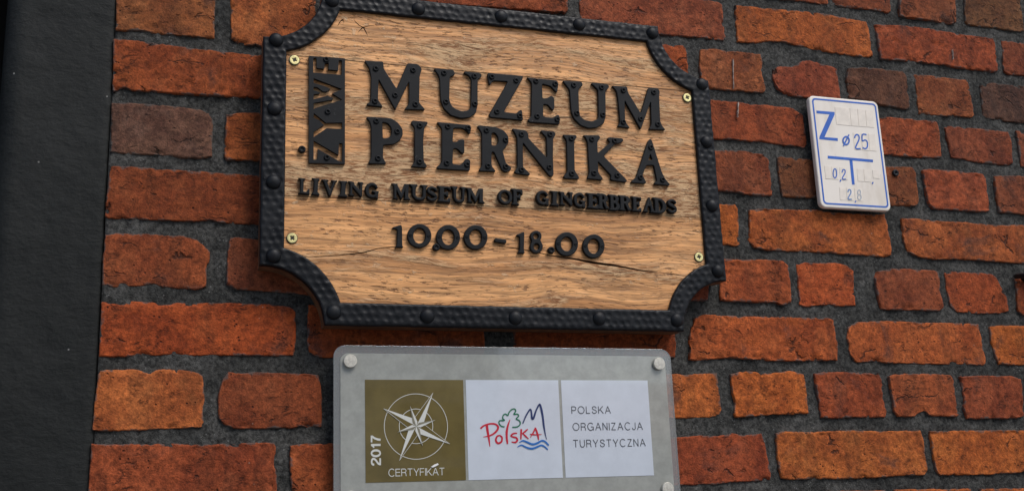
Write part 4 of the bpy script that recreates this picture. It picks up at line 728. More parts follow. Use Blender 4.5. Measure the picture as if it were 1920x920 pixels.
# the same bond carried on beyond the traced part: one joined part
PITCH, Z7 = .0895, 1.879
XL, XR, ZT = -.058, 2.35, 3.3
allco, allf, alle = [], [], []; nv_ = 0; row = 0
k = int((0-Z7)/PITCH)-1
while True:
    zc = Z7+k*PITCH; k += 1
    if zc-.033 < 0.0: continue
    if zc+.033 > ZT: break
    inrow = [b for b in boxes if abs(b[2]-zc) < PITCH*.5]
    long_ = (k % 2 == 0)
    x = max([b[1] for b in inrow])+.018 if len(inrow) >= 4 else XL
    if len(inrow) < 4 and inrow: pass
    first = len(inrow) < 4
    while x < XR:
        w = (.252 if long_ else .122)+rng.uniform(-.006, .006)
        if first and not long_: w = .122
        first = False
        x1 = min(x+w, XR)
        if x1-x < .03: break
        clash = [b for b in inrow if len(inrow) < 4 and x1 > b[0]-.01 and x < b[1]+.01]
        if clash:
            b0 = min(b[0] for b in clash); b1 = max(b[1] for b in clash)
            if b0-.016-x > .04: x1 = b0-.016
            else: x = b1+.016; continue
        j = lambda s=.002: rng.uniform(-s, s)
        P = [(x+j(), zc+.034+j()), (x1+j(), zc+.034+j()), (x1+j(), zc-.034+j()), (x+j(), zc-.034+j())]
        co, faces, edge, c = brick_mesh('b', P, rng.randint(100, 9999), rng.uniform(-.001, .002), step=.014)
        co = co+np.array([c[0]-.7, 0, c[1]])
        allco.append(co); alle.append(edge); allf += [tuple(a+nv_ for a in f) for f in faces]; nv_ += len(co)
        x = x1+.017
ob = link('brickwork', finish_brick('brickwork', np.concatenate(allco), allf, np.concatenate(alle)), None, wall, (0, 0, 0))
ob.color = (.25, .06, .026, 1); tag(ob, kind='stuff')

def axis_pts(a, b, f0, f1, fine, coarse):
    p = list(np.arange(a, f0, coarse))+list(np.arange(f0, f1, fine))+list(np.arange(f1, b, coarse))+[b]
    return np.array(p)
gx = axis_pts(XL, XR, XL, 1.62, .0048, .02); gz = axis_pts(0, ZT, 1.58, 2.60, .0048, .02)
X, Z = np.meshgrid(gx, gz)
a, b = X*1000, Z*1000
Y = .0036-np.minimum(.0020*fbm(a/60, b/45, 41)+.0018*fbm(a/14, b/12, 43)+.0011*fbm(a/6, b/6, 47, 2), .0022)
co = np.stack([X-.7, Y, Z], -1).reshape(-1, 3)
idx = np.arange(X.size).reshape(X.shape)
faces = np.stack([idx[:-1, :-1], idx[:-1, 1:], idx[1:, 1:], idx[1:, :-1]], -1).reshape(-1, 4).tolist()
ring = np.concatenate([idx[0, :], idx[1:, -1], idx[-1, -2::-1], idx[-2:0:-1, 0]])
k0 = len(co); bk = co[ring].copy(); bk[:, 1] = .30
co = np.concatenate([co, bk]); m = len(ring)
for i in range(m):
    j = (i+1) % m; faces.append((int(ring[j]), int(ring[i]), k0+i, k0+j))
faces.append(tuple(k0+i for i in range(m)))
link('mortar', mesh_np('mortar', co, faces), M['mortar'], wall)

def drip(P, w):
    n = len(P); ws = [w*rng.uniform(.15, .9) for _ in range(n)]; ws[0] = ws[-1] = w*.25
    me = ribbon_mesh('lime_drip', [(p[0]-.7, p[1]) for p in P], ws, -.0042, .0042)
    link('lime_drip', me, M['lime'], wall)
for flat, w in DRIPS:
    P = pairs(flat); Q = [np.array(P[0])*(1-t)+np.array(P[1])*t+np.array((rng.uniform(-.0006, .0006), 0)) for t in np.linspace(0, 1, 12)]
    drip([tuple(q) for q in Q], w)
pg = lathe('wall_plug', [(.0060, -.004), (.0060, .0028), (.0052, .0036), (.0022, .0032), (.0018, .0010), (0, .0010)], 18)
link('wall_plug', pg, M['iron'], wall, (PLUG[0]/1000-.7, 0, PLUG[1]/1000))

# ------------------------------------------------------------------ door jamb and the dark doorway
JX0, JX1, JY = -.2030, -.0580, .0045
prof = [(JX1, .30), (JX1, JY+.005), (JX1-.001, JY+.002), (JX1-.004, JY+.0004)]
prof += [(x, JY) for x in np.linspace(JX1-.012, JX0+.026, 20)]
prof += [(JX0+.020, JY+.0012), (JX0+.014, JY+.004), (JX0+.008, JY+.009), (JX0+.003, JY+.016), (JX0, JY+.026), (JX0, .30)]
prof = np.array(prof)
gz = axis_pts(0, ZT, 1.55, 2.55, .008, .05)
co = []
for z in gz:
    for p in prof: co.append((p[0], p[1], z))
co = np.array(co); a, b = co[:, 0]*1000, co[:, 2]*1000
msk = (co[:, 1] < .1)
co[:, 1] += msk*(.0022*fbm(a/120, b/140, 61)+.0009*fbm(a/22, b/22, 63))
co[:, 0] += msk*(np.abs(co[:, 0]-JX1) < .004)*(.0012*fbm(b/30, b*0, 65))
npf = len(prof); faces = []
for i in range(len(gz)-1):
    for j in range(npf-1): faces.append((i*npf+j, (i+1)*npf+j, (i+1)*npf+j+1, i*npf+j+1))
faces.append(tuple(range(npf-1, -1, -1))[::-1]); faces.append(tuple((len(gz)-1)*npf+j for j in range(npf)))
for i in range(len(gz)-1): faces.append((i*npf+npf-1, (i+1)*npf+npf-1, (i+1)*npf, i*npf))
me = mesh_np('door_jamb', co, faces)
bm = bmesh.new(); bm.from_mesh(me); bmesh.ops.recalc_face_normals(bm, faces=bm.faces); bm.to_mesh(me); bm.free()
tag(link('door_jamb', me, M['plaster']), 'smooth dark charcoal painted door jamb with rounded edge beside the brick wall', 'door jamb')

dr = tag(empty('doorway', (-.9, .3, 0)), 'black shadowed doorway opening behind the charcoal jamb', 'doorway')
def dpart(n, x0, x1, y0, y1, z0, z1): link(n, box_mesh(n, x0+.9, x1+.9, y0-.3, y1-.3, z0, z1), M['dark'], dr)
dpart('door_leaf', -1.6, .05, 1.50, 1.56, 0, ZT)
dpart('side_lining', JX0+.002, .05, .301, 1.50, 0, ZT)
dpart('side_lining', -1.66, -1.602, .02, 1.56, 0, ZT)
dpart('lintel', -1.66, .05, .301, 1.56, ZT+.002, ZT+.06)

# ------------------------------------------------------------------ wooden museum sign
FB, FF = -.036, -.042
sign = tag(empty('wooden_sign', (.4975, 0, 1.88)), 'oak board museum sign with black hammered iron border and raised black letters', 'sign')
SX, SZ = .4975, 1.88
def sl(P): return [(p[0]-SX, p[1]-SZ) for p in P]
def spart(name, me, mat, parent=sign, loc=None):
    return link(name, me, M[mat], parent, loc)
x0, x1, z0, z1 = .1427, .8522, 1.8803, 2.3798
def arc_pts(cx, cz, a, b, n):
    """points from a to b bowed about the corner (cx, cz)"""
    ra, rb = math.hypot(a[0]-cx, a[1]-cz), math.hypot(b[0]-cx, b[1]-cz)
    ta, tb = math.atan2(a[1]-cz, a[0]-cx), math.atan2(b[1]-cz, b[0]-cx)
    while tb-ta > math.pi: tb -= 2*math.pi
    while tb-ta < -math.pi: tb += 2*math.pi
    return [(cx+(ra+(rb-ra)*i/n)*math.cos(ta+(tb-ta)*i/n), cz+(ra+(rb-ra)*i/n)*math.sin(ta+(tb-ta)*i/n)) for i in range(n+1)]
O = [(x0, 2.2965), (.2275, z1), (.7685, z1), (x1, 2.2935), (x1, 1.9605), (.7735, z0), (.2310, z0), (x0, 1.9607)]
I = [(.1757, 2.2775), (.2527, 2.3510), (.7462, 2.3510), (.8208, 2.2726), (.8203, 1.9866), (.7503, 1.9124), (.2527, 1.9118), (.1752, 1.9868)]
cen = {0: (x0, z1), 2: (x1, z1), 4: (x1, z0), 6: (x0, z0)}
# boards: three planks cut to the same bitten outline as the iron
full = []
for s in range(8):
    A, B = O[s], O[(s+1) % 8]
    full += arc_pts(*cen[s], A, B, 16)[:-1] if s in cen else [A]
CX_, CZ_ = (x0+x1)/2, (z0+z1)/2
full = [(CX_+(p[0]-CX_)*.9985, CZ_+(p[1]-CZ_)*.998) for p in full]
def clip(P, za, zb):
    def cut(P, z, keep_above):
        out = []
        for i in range(len(P)):
            a, b = P[i], P[(i+1) % len(P)]
            ia = (a[1] > z) == keep_above; ib = (b[1] > z) == keep_above
            if ia: out.append(a)
            if ia != ib:
                t = (z-a[1])/(b[1]-a[1]); out.append((a[0]+t*(b[0]-a[0]), z))
        return out
    return cut(cut(P, za, True), zb, False)
J1, J2 = 2.2735, 2.0625
for za, zb, holes, weather, dy in ((J1+.0002, 9, STAR, .36, .0), (J2+.0005, J1-.0002, [], .46, .0008), (0, J2-.0005, CRACKS, .12, .0003)):
    P = sl(clip(full, za, zb))
    me = cdt_mesh('plank', P, [sl(pairs(h)) for h in holes], FB+dy, .024)
    o = spart('plank', me, 'wood'); o['weather'] = weather
    me.materials.append(M['wood_edge'])
    for f in me.polygons:
        if abs(f.normal.y) < .3: f.material_index = 1
me = poly_mesh('back_board', sl([(CX_+(p[0]-CX_)*.997, CZ_+(p[1]-CZ_)*.996) for p in full]), [], FB+.0245, .010, 0)
spart('back_board', me, 'wood_edge')

# hammered iron strap: eight ruled patches, dents pressed in
step = .0014; rows = 24
oc, ic = [], []
for s in range(8):
    A, B, a_, b_2 = O[s], O[(s+1) % 8], I[s], I[(s+1) % 8]
    n = int(max(math.dist(A, B), math.dist(a_, b_2))*(1.12 if s in cen else 1)/step)
    if s in cen:
        po = arc_pts(*cen[s], A, B, n); pi_ = arc_pts(*cen[s], a_, b_2, n)
    else:
        po = [(A[0]+(B[0]-A[0])*i/n, A[1]+(B[1]-A[1])*i/n) for i in range(n+1)]
        pi_ = [(a_[0]+(b_2[0]-a_[0])*i/n, a_[1]+(b_2[1]-a_[1])*i/n) for i in range(n+1)]
    oc += po[:-1]; ic += pi_[:-1]
oc, ic = np.array(oc), np.array(ic); n = len(oc)
v = np.concatenate([[0, .02, .05], np.linspace(.09, .91, rows), [.95, .98, 1]])
G = oc[:, None]*(1-v)[None, :, None]+ic[:, None]*v[None, :, None]
gx, gz = G[..., 0].copy(), G[..., 1].copy()
wob = .0007*fbm(gx*45, gz*45, 71)
h = .006+0*gx
ed = np.minimum(v, 1-v)[None]*.030
h -= np.clip(.0022-ed, 0, 1)**2/.0022*.9
# dents: jittered hexagonal lattice
rr = random.Random(3); s_ = .0122
dents = []
zz = z0-.01; ri = 0
while zz < z1+.01:
    xx = x0-.01+(s_/2 if ri % 2 else 0)
    while xx < x1+.01:
        dents.append((xx+rr.uniform(-.0018, .0018), zz+rr.uniform(-.0018, .0018), rr.uniform(.0046, .0060), rr.uniform(.0005, .0010)))
        xx += s_
    zz += s_*.866; ri += 1
dd = np.array(dents)
inside = np.min(np.hypot(dd[:, 0, None]-oc[None, ::6, 0], dd[:, 1, None]-oc[None, ::6, 1]), 1) < .05
for dx, dz, dr_, dp in dd[inside]:
    m = (np.abs(gx-dx) < dr_) & (np.abs(gz-dz) < dr_)
    if not m.any(): continue
    q = ((gx[m]-dx)**2+(gz[m]-dz)**2)/dr_**2
    h[m] -= dp*np.clip(1-q, 0, 1)**1.3
h += .0003*fbm(gx*60, gz*60, 73)
gx += wob*(v[None] < .03); gz += (.0006*fbm(gx*60+9, gz*60, 75))*((v[None] < .03) | (v[None] > .97))
co = np.stack([gx-SX, FB-h, gz-SZ], -1)
m_ = len(v); co = co.reshape(-1, 3)
idx = np.arange(n*m_).reshape(n, m_)
nx = np.roll(idx, -1, 0)
faces = np.stack([idx[:, :-1], nx[:, :-1], nx[:, 1:], idx[:, 1:]], -1).reshape(-1, 4).tolist()
k0 = len(co); bo = co[idx[:, 0]].copy(); bo[:, 1] = FB+.004; bi = co[idx[:, -1]].copy(); bi[:, 1] = FB+.0006
co = np.concatenate([co, bo, bi])
for i in range(n):
    j = (i+1) % n
    faces.append((int(idx[j, 0]), int(idx[i, 0]), k0+i, k0+j)); faces.append((int(idx[i, -1]), int(idx[j, -1]), k0+n+j, k0+n+i))
    faces.append((k0+i, k0+n+i, k0+n+j, k0+j))
me = mesh_np('frame', co, faces)
bm = bmesh.new(); bm.from_mesh(me); bmesh.ops.recalc_face_normals(bm, faces=bm.faces)
bm.to_mesh(me); bm.free()
frame = spart('frame', me, 'iron')
rp = [(.0105, -.003), (.0105, .0004), (.0102, .0016)]+[(.0098*math.cos(math.radians(t)), .0014+.0058*math.sin(math.radians(t))) for t in range(12, 91, 13)]+[(0, .0072)]
rivet_me = lathe('rivet', rp, 24); rivet_me.materials.append(M['iron'])
for (px, pz) in RIVETS:
    if pz > 2375 and px < 300: px, pz = 243.0, 2361.0
    o = link('rivet', rivet_me, None, frame, (px/1000-SX, FB-.0052, pz/1000-SZ))
    o.rotation_euler = (rr.uniform(-.05, .05), rr.uniform(0, 6), rr.uniform(-.05, .05)); o.scale = (1, rr.uniform(.85, 1.1), 1)

screw_me = lathe('screw', [(.0044, -.001), (.0044, .0006), (.0040, .0016), (.0030, .0022), (.0022, .0020), (.0019, .0012), (.0017, -.0006), (.0, -.0006)], 20)
screw_me.materials.append(M['iron_letter'])
def put_screws(flat, parent, y, s=1.0):
    for p in pairs(flat):
        o = link('screw', screw_me, None, parent, (p[0]-SX, y, p[1]-SZ))
        o.rotation_euler = (0, rr.uniform(0, 6), 0); o.scale = (s, s, s)
LT = .0042
GL = {}
def soften(P, it=1):
    """one corner-cutting pass so that filed corners are not razor sharp"""
    for _ in range(it):
        out = []
        for i in range(len(P)):
            a, b, c = P[i-1], P[i], P[(i+1) % len(P)]
            la, lc = math.dist(a, b), math.dist(b, c)
            ta, tc = min(.0016/la if la else 0, .3), min(.0016/lc if lc else 0, .3)
            out.append((b[0]+(a[0]-b[0])*ta, b[1]+(a[1]-b[1])*ta)); out.append((b[0]+(c[0]-b[0])*tc, b[1]+(c[1]-b[1])*tc))
        P = out
    return P
for ch, flat, holes, scr in LETTERS:
    P = pairs(flat); H = [pairs(h) for h in holes]
    xs = [p[0] for p in P]; zs = [p[1] for p in P]
    nb = lambda p: ((p[0]-min(xs))/(max(xs)-min(xs)), (p[1]-min(zs))/(max(zs)-min(zs)))
    GL[ch] = ([nb(p) for p in P], [[nb(p) for p in h] for h in H])
    me = poly_mesh('letter', sl(soften(P)), [sl(soften(h)) for h in H], FB-LT, LT+.001, .0009, 0, 2, flat=True)
    o = spart('letter', me, 'iron_letter')
    put_screws(scr, o, FB-LT)
def grow(P, d):
    n = len(P); out = []
    A = sum(P[i-1][0]*P[i][1]-P[i][0]*P[i-1][1] for i in range(n)); s = 1 if A > 0 else -1
    for i in range(n):
        a, p, c = (np.array(P[i-1]), np.array(P[i]), np.array(P[(i+1) % n]))
        u = (p-a)/np.linalg.norm(p-a); v = (c-p)/np.linalg.norm(c-p)
        nu, nv = np.array((u[1], -u[0]))*s, np.array((v[1], -v[0]))*s
        m = nu+nv; k = max(m @ m, .9)
        out.append(tuple(p+m*(2*d/k)))
    return out
me = cdt_mesh('letter_plate', sl(pairs(PLATE[0])), [sl(grow(pairs(h), .0007)) for h in PLATE[1]], FB-LT, LT+.001)
pl = spart('letter_plate', me, 'iron_letter')
put_screws(PLATE[2], pl, FB-LT)

def circ(cx, cz, rx, rz, a0=0, a1=360, n=24): return [(cx+rx*math.cos(math.radians(a0+(a1-a0)*i/n)), cz+rz*math.sin(math.radians(a0+(a1-a0)*i/n))) for i in range(n if a1-a0 == 360 else n+1)]
GL['L'] = ([(0, 1), (.62, 1), (.62, .95), (.45, .88), (.45, .17), (.70, .17), (.86, .36), (1, .36), (1, 0), (0, 0), (0, .05), (.15, .12), (.15, .88), (0, .95)], [])
GL['V'] = ([(0, 1), (.45, 1), (.45, .94), (.36, .9), (.55, .38), (.72, .9), (.62, .94), (.62, 1), (1, 1), (1, .94), (.9, .9), (.60, 0), (.46, 0), (.1, .9), (0, .94)], [])
GL['F'] = ([(0, 1), (1, 1), (1, .7), (.86, .7), (.78, .84), (.45, .84), (.45, .58), (.62, .58), (.7, .68), (.78, .68), (.78, .36), (.7, .36), (.62, .44), (.45, .44), (.45, .12), (.62, .05), (.62, 0), (0, 0), (0, .05), (.15, .12), (.15, .88), (0, .95)], [])
GL['O'] = (circ(.5, .5, .5, .5), [circ(.5, .5, .27, .31)])
GL['D'] = ([(0, 1)]+circ(.45, .5, .55, .5, 90, -90, 14)+[(0, 0), (0, .05), (.13, .12), (.13, .88), (0, .95)], [[(.40, .84)]+circ(.45, .5, .27, .34, 90, -90, 10)+[(.40, .16)]])
GL['B'] = ([(0, 1), (.6, 1), (.85, .93), (.93, .76), (.84, .6), (.74, .54), (.92, .46), (1, .27), (.9, .08), (.65, 0), (0, 0), (0, .05), (.14, .12), (.14, .88), (0, .95)],
           [[(.42, .86), (.55, .86), (.63, .73), (.55, .61), (.42, .61)], [(.42, .45), (.58, .45), (.68, .3), (.58, .14), (.42, .14)]])
def stroke_poly(C, Wd, n=7):
    P = catmull(C, n); w = np.interp(np.linspace(0, 1, len(P)), np.linspace(0, 1, len(Wd)), Wd)
    Lf, Rt = ribbon_sides(P, w)
    return [tuple(p) for p in Lf]+[tuple(p) for p in Rt[::-1]]
Sp = stroke_poly([(.86, .70), (.80, .84), (.52, .90), (.22, .80), (.22, .64), (.50, .53), (.78, .40), (.80, .22), (.50, .10), (.20, .17), (.12, .32)], [.16, .17, .18, .22, .25, .27, .25, .22, .19, .18, .16])
GL['S'] = (Sp, [])
Gp = stroke_poly([(.88, .66), (.76, .84), (.50, .89), (.24, .76), (.15, .50), (.24, .22), (.50, .11), (.70, .15), (.83, .26)], [.18, .17, .20, .25, .27, .25, .20, .19, .18])
GL['G'] = (Gp, [])
for ch, cx, cz, w, h in SMALL:
    out, hol = GL[ch]
    s = .93
    f = lambda p: (cx/1000+(p[0]-.5)*w/1000*s-SX, cz/1000+(p[1]-.5)*h/1000*s-SZ+(p[0]-.5)*-.0006)
    me = poly_mesh('letter', [f(p) for p in out], [[f(p) for p in hh] for hh in hol], FB-.0062-rr.uniform(0, .0006), .0075, .0012, 0.0 if ch in 'SGOVL' else .0004, 2, flat=False)
    o = spart('letter', me, 'iron_cast')
    if ch == 'G':   # its upright spur
        q = [(.56, .47), (1.0, .47), (1.0, .40), (.95, .38), (.95, .02), (.74, .05), (.72, .36), (.56, .40)]
        link('letter_spur', poly_mesh('letter_spur', [f(p) for p in q], [], FB-.0064, .0075, .001, .0003, 2), M['iron_cast'], o)
for ch, flat, holes in DIGITS:
    me = poly_mesh('numeral' if ch != '-' else 'dash', sl(soften(pairs(flat)) if ch in '1-' else pairs(flat)), [sl(pairs(h)) for h in holes], FB-.0050, .006, .0011, 0, 2, flat=ch in '1')
    o = spart('numeral' if ch != '-' else 'dash', me, 'iron_letter')
    if ch == '0':
        P = pairs(flat); cx = sum(p[0] for p in P)/len(P); cz = sum(p[1] for p in P)/len(P); w = (max(p[0] for p in P)-min(p[0] for p in P))*.38
        put_screws([(cx-w)*1000, cz*1000, (cx+w)*1000, cz*1000], o, FB-.0048, .55)
dot_me = lathe('dot', [(.0052, -.001), (.0052, .0045), (.0046, .0058), (.0034, .0062), (.0028, .0060), (.0024, .0046), (0, .0046)], 24); dot_me.materials.append(M['iron_letter'])
for p in DOTS: link('dot', dot_me, None, sign, (p[0]/1000-SX, FB, p[1]/1000-SZ))

# yellow cross-head screws
cross = []
for k in range(4):
    a = math.radians(90*k+20); t = .00105
    for (u, v2) in ((.0034, -t), (.0034, t), (t*1.25, t*1.25)):
        cross.append((u*math.cos(a)-v2*math.sin(a), u*math.sin(a)+v2*math.cos(a)))
head_me = poly_mesh('screw', circ(0, 0, .0070, .0070, n=36), [cross], -.0012, .0022, .0006, 0, 2); head_me.materials.append(M['brass'])
rec_me = poly_mesh('cross_recess', circ(0, 0, .0048, .0048, n=20), [], .0, .0006, 0); rec_me.materials.append(M['recess'])
ring_me = poly_mesh('countersink', circ(0, 0, .0078, .0078, n=30), [], -.0003, .0012, 0); ring_me.materials.append(M['recess'])
for p in BRASS:
    o = link('screw', head_me, None, sign, (p[0]/1000-SX, FB-.0006, p[1]/1000-SZ)); o.rotation_euler = (0, rr.uniform(0, 1.5), 0)
    link('cross_recess', rec_me, None, o); link('countersink', ring_me, None, o)

# ------------------------------------------------------------------ certificate plaque
PX, PZ = .5005, 1.628
plq = tag(empty('certificate_plaque', (PX, 0, PZ)), 'rectangular clear acrylic certificate plaque on steel bolts below the wooden sign', 'plaque')
def pp(P): return [(p[0]-PX, p[1]-PZ) for p in P]
def ppart(name, me, mat, parent=plq, loc=None): return link(name, me, M[mat], parent, loc)
PY = -.024
ppart('acrylic_sheet', poly_mesh('acrylic_sheet', pp(round_rect(.2457, .7560, 1.6280, 1.8557, .016)), [], PY+.0008, .0055, .0006, 0, 1), 'acrylic')
ppart('silver_sheet', poly_mesh('silver_sheet', pp(round_rect(.2550, .7455, 1.6385, 1.8445, .011)), [], PY, .0006), 'silver')
gold = None
for i, (fl, mt, nm) in enumerate(zip(PANELS, ('gold', 'white_print', 'white_print'), ('gold_panel', 'logo_panel', 'name_panel'))):
    P = pairs(fl); xa = (P[0][0]+P[3][0])/2; xb = (P[1][0]+P[2][0])/2
    o = ppart(nm, poly_mesh(nm, pp([(xa, 1.8080), (xb, 1.8080), (xb, 1.6692), (xa, 1.6692)]), [], PY-.0004, .0004), mt)
    if i == 0: gold = o
    if i == 1: logo = o
    if i == 2: name = o
bolt_me = lathe('bolt', [(.0060, -.0235), (.0060, .0005), (.0088, .0006), (.0092, .0012), (.0092, .0052), (.0086, .0060), (.0, .0061)], 32); bolt_me.materials.append(M['steel'])
bm = bmesh.new(); bm.from_mesh(bolt_me)
bmesh.ops.recalc_face_normals(bm, faces=bm.faces)
for f in bm.faces: f.smooth = abs(f.normal.y) < .6
bm.to_mesh(bolt_me); bm.free()
for bx_, bz_ in ((.2680, 1.8330), (.7335, 1.8325), (.7330, 1.6495), (.2680, 1.6500)):
    link('bolt', bolt_me, None, plq, (bx_-PX, PY, bz_-PZ))
ys = PY-.0007
# compass rose
c0 = (COMPASS['c'][0]/1000, COMPASS['c'][1]/1000); ro = COMPASS['ro']
cc = ((ro[0][0]+ro[1][0])/2000, (ro[2][1]+ro[3][1])/2000)
def ring(cx, cz, r, w, n=72): return circ(cx, cz, r, r, n=n), [circ(cx, cz, r-w, r-w, n=n)]
a, hh = ring(cc[0], cc[1], (ro[1][0]-ro[0][0])/2000, .0008); ppart('compass_ring', poly_mesh('compass_ring', pp(a), [pp(hh[0])], ys, .0003), 'silver_line', gold)
a, hh = ring(c0[0], c0[1], .0241, .0008); ppart('compass_ring', poly_mesh('compass_ring', pp(a), [pp(hh[0])], ys, .0003), 'silver_line', gold)
def point(tip, half, base, lift, first):
    tx, tz = tip[0]/1000, tip[1]/1000
    dx, dz = tx-c0[0], tz-c0[1]; L = math.hypot(dx, dz); dx /= L; dz /= L
    bx_, bz_ = c0[0]+dx*base, c0[1]+dz*base
    lft = (bx_-dz*half, bz_+dx*half); rgt = (bx_+dz*half, bz_-dx*half)
    a, b = (lft, rgt) if first else (rgt, lft)
    back = [(tx, tz), b, c0]
    o = ppart('compass_point', poly_mesh('compass_point', pp([(tx, tz), a, c0]), [], lift, .0003), 'silver_line', gold)
    ppart('compass_shade', poly_mesh('compass_shade', pp(back), [], lift+.00004, .0003), 'grey_line' if half < .005 else 'gold', gold)
    if half > .005:
        for p, q in (((tx, tz), b),):
            Pn = [np.array(p), np.array(q)]; ppart('compass_line', ribbon_mesh('compass_line', pp([tuple(x) for x in np.linspace(Pn[0], Pn[1], 4)]), [.0005]*4, lift-.00008), 'silver_line', gold)
for t in COMPASS['long']: point(t, .0072, .0098, ys-.0004, False)
for t in COMPASS['short']: point(t, .0034, .0052, ys-.0008, False)
tt = TEXTS[0]
ppart('lettering', text_mesh('lettering', 'CERTYFIKAT', tt[1]/1000-PX, 1.6768-PZ, tt[3]/1000, .0100, ys, .105, .20), 'silver_line', gold)
ppart('lettering', text_mesh('lettering', '2017', TEXT17[0]/1000-PX, TEXT17[1]/1000-PZ, TEXT17[2]/1000, TEXT17[3]/1000, ys, .17, .20, rot=True), 'silver_line', gold)
fk = poly_mesh('chip', [(-.006, -.002), (-.001, .001), (.004, .0028), (.0055, .001), (.002, -.001), (-.003, -.003)], [], 0, .001, .0003)
ppart('chip', fk, 'chip', gold, (FLAKE[0]/1000-PX, ys-.001, FLAKE[1]/1000-PZ))
mats = dict(r='red', g='green', n='navy', b='blue')
nms = dict(r='red_letter_stroke', g='green_tree_line', n='navy_mountain_line', b='blue_wave')
for i, (cl, fl, ws) in enumerate(STROKES):
    P = pairs(fl); ws = list(ws)[:len(P)]
    while len(ws) < len(P): ws.append(ws[-1])
    Q = catmull(P, 6); wv = np.interp(np.linspace(0, len(P)-1, len(Q)), np.arange(len(P)), ws)/1000*1.15
    ppart(nms[cl], ribbon_mesh(nms[cl], pp([tuple(q) for q in Q]), wv, ys-i*.00003), mats[cl], logo)
for t in TEXTS[1:]:
    ppart('lettering', text_mesh('lettering', t[0], t[1]/1000-PX, t[2]/1000-PZ, t[3]/1000, t[4]/1000, ys, .115, .34), 'text_grey', name)

# ------------------------------------------------------------------ water-valve marker sign
ZX0, ZX1, ZZ0, ZZ1 = 1.0545, 1.1925, 2.0970, 2.2950
zx, zz_ = (ZX0+ZX1)/2, ZZ0
zs = tag(empty('utility_sign', (zx, 0, zz_)), 'small white plastic utility marker plate with blue Z and T lines', 'sign')
def zp(P): return [(p[0]-zx, p[1]-zz_) for p in P]
def zpart(name, me, mat, parent=zs): return link(name, me, M[mat], parent)
ZY = -.016
zpart('plate', poly_mesh('plate', zp(round_rect(ZX0, ZX1, ZZ0, ZZ1, .010)), [], ZY, .010, .0022, 0, 3, flat=False), 'zwhite')
zpart('mounting_pad', poly_mesh('mounting_pad', zp(round_rect(ZX0+.012, ZX1-.012, ZZ0+.012, ZZ1-.012, .008)), [], ZY+.0095, .0085), 'zedge')
bo = round_rect(ZX0+.0055, ZX1-.0045, ZZ0+.0055, ZZ1-.0045, .007); bi = round_rect(ZX0+.0083, ZX1-.0073, ZZ0+.0083, ZZ1-.0073, .0048)
zpart('border', poly_mesh('border', zp(bo), [zp(bi)], ZY-.0003, .0005), 'zblue')
zz = ZY-.0008
for P in ZPOLY: zpart('marking', poly_mesh('marking', zp(pairs(P)), [], ZY-.0003, .0005), 'zblue')
for P in ZTILE:
    t = zpart('insert_tile', poly_mesh('insert_tile', zp(pairs(P)), [], ZY-.0005, .0009, .0001, -.0002, 1), 'ztile')
zm = dict(b='zblue', f='zfade', v='zpale')
for i, (cl, fl, wd) in enumerate(ZSTROKE):
    P = pairs(fl); Q = catmull(P, 4) if len(P) > 2 else [np.array(P[0]), (np.array(P[0])+np.array(P[1]))/2, np.array(P[1])]
    zpart('numeral', ribbon_mesh('numeral', zp([tuple(q) for q in Q]), [wd/1000]*len(Q), zz-i*.00002), zm[cl])

# ------------------------------------------------------------------ iron ring at the right
def tube(name, P, r, n=12, closed=False):
    P = [Vector(p) for p in P]; co, f = [], []; m = len(P)
    for i, p in enumerate(P):
        t = (P[(i+1) % m]-P[i-1]) if closed else (P[min(i+1, m-1)]-P[max(i-1, 0)])
        t.normalize(); up = Vector((0, 0, 1)) if abs(t.z) < .9 else Vector((1, 0, 0))
        a = t.cross(up).normalized(); b = a.cross(t)
        for k in range(n):
            g = 2*math.pi*k/n; co.append(p+(a*math.cos(g)+b*math.sin(g))*r)
    for i in range(m if closed else m-1):
        for k in range(n): f.append((i*n+k, i*n+(k+1) % n, ((i+1) % m)*n+(k+1) % n, ((i+1) % m)*n+k))
    if not closed: f.append(tuple(range(n))); f.append(tuple((m-1)*n+k for k in range(n)))
    me = mesh_np(name, co, f); bm = bmesh.new(); bm.from_mesh(me); bmesh.ops.recalc_face_normals(bm, faces=bm.faces); bm.to_mesh(me); bm.free()
    return me
hk = tag(empty('iron_ring', (1.458, 0, 1.992)), 'black iron ring bolt sticking out of a mortar joint', 'ring bolt')
link('ring', tube('ring', [(-.004+.036*math.cos(math.radians(t)), -.045+.036*math.sin(math.radians(t)), -.003+.006*math.cos(math.radians(t-60))) for t in range(0, 360, 10)], .0042, 12, True), M['iron'], hk)
link('shank', tube('shank', [(.008, .012, 0), (.008, -.008, 0), (.007, -.012, .0)], .0055), M['iron'], hk)

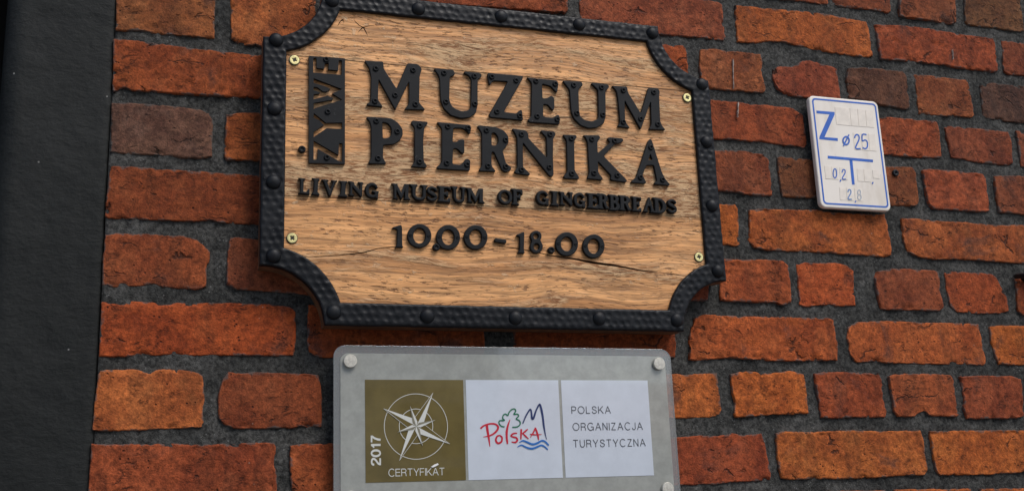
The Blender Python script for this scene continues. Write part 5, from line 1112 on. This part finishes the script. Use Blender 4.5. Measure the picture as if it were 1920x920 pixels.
# ------------------------------------------------------------------ street behind the camera (it shows in the plaque's gloss)
gme = box_mesh('pavement', -40, 40, -60, 1.7, -.3, 0)
tag(link('pavement', gme, M['pave']), kind='structure')
bl = tag(empty('town_house', (1.0, -13.0, 0)), 'pale rendered town house with white framed windows across the street', 'building')
def bpart(n, x0, x1, y0, y1, z0, z1, mt, parent=bl, bev=0): return link(n, box_mesh(n, x0, x1, y0, y1, z0, z1, bev), M[mt], parent)
bpart('wall', -8, 3.6, -6, 0, 0, 7.2, 'facade')
bpart('cornice', -8.1, 3.7, -6.1, .25, 7.2, 7.5, 'trim')
bpart('string_course', -8.05, 3.65, .0, .10, 3.45, 3.65, 'trim')
rf = link('roof', mesh_np('roof', [(-8.3, .4, 7.5), (3.9, .4, 7.5), (3.9, -6.3, 7.5), (-8.3, -6.3, 7.5), (-8.3, -2.9, 10), (3.9, -2.9, 10)], [(0, 1, 5, 4), (2, 3, 4, 5), (1, 2, 5), (3, 0, 4), (0, 3, 2, 1)], False), M['tile'], bl)
for fl_, z0_, z1_ in ((0, 1.0, 3.3), (1, 4.3, 6.3)):
    for k in range(5):
        xx = -6.9+k*2.4
        f = bpart('window', xx-.62, xx+.62, .0, .06, z0_-.05, z1_+.05, 'trim')
        for sx in (-1, 1):
            for (za, zb) in ((z0_, z0_+1.45), (z0_+1.53, z1_)):
                cx = xx+sx*.28; bpart('pane', cx-.24, cx+.24, .055, .072, za+.03, zb-.03, 'glass', f)

lh = tag(empty('low_house', (8.6, -13.2, 0)), 'low pale outbuilding with red tiled roof beside the town house', 'building')
bpart('wall', -3.9, 4.2, -5, 0, 0, 2.75, 'facade', lh)
link('roof', mesh_np('roof', [(-3.9, .35, 2.76), (4.4, .35, 2.76), (4.4, -5.3, 2.76), (-3.9, -5.3, 2.76), (-3.9, -2.5, 3.9), (4.4, -2.5, 3.9)], [(0, 1, 5, 4), (2, 3, 4, 5), (1, 2, 5), (3, 0, 4), (0, 3, 2, 1)], False), M['tile'], lh)
for xx in (-2.4, -.4, 2.6):
    f = bpart('window', xx-.55, xx+.55, .0, .06, .9, 2.2, 'trim', lh)
    for sx in (-1, 1): bpart('pane', xx+sx*.25-.21, xx+sx*.25+.21, .055, .072, .97, 2.13, 'glass', f)
scene.render.engine = 'CYCLES'
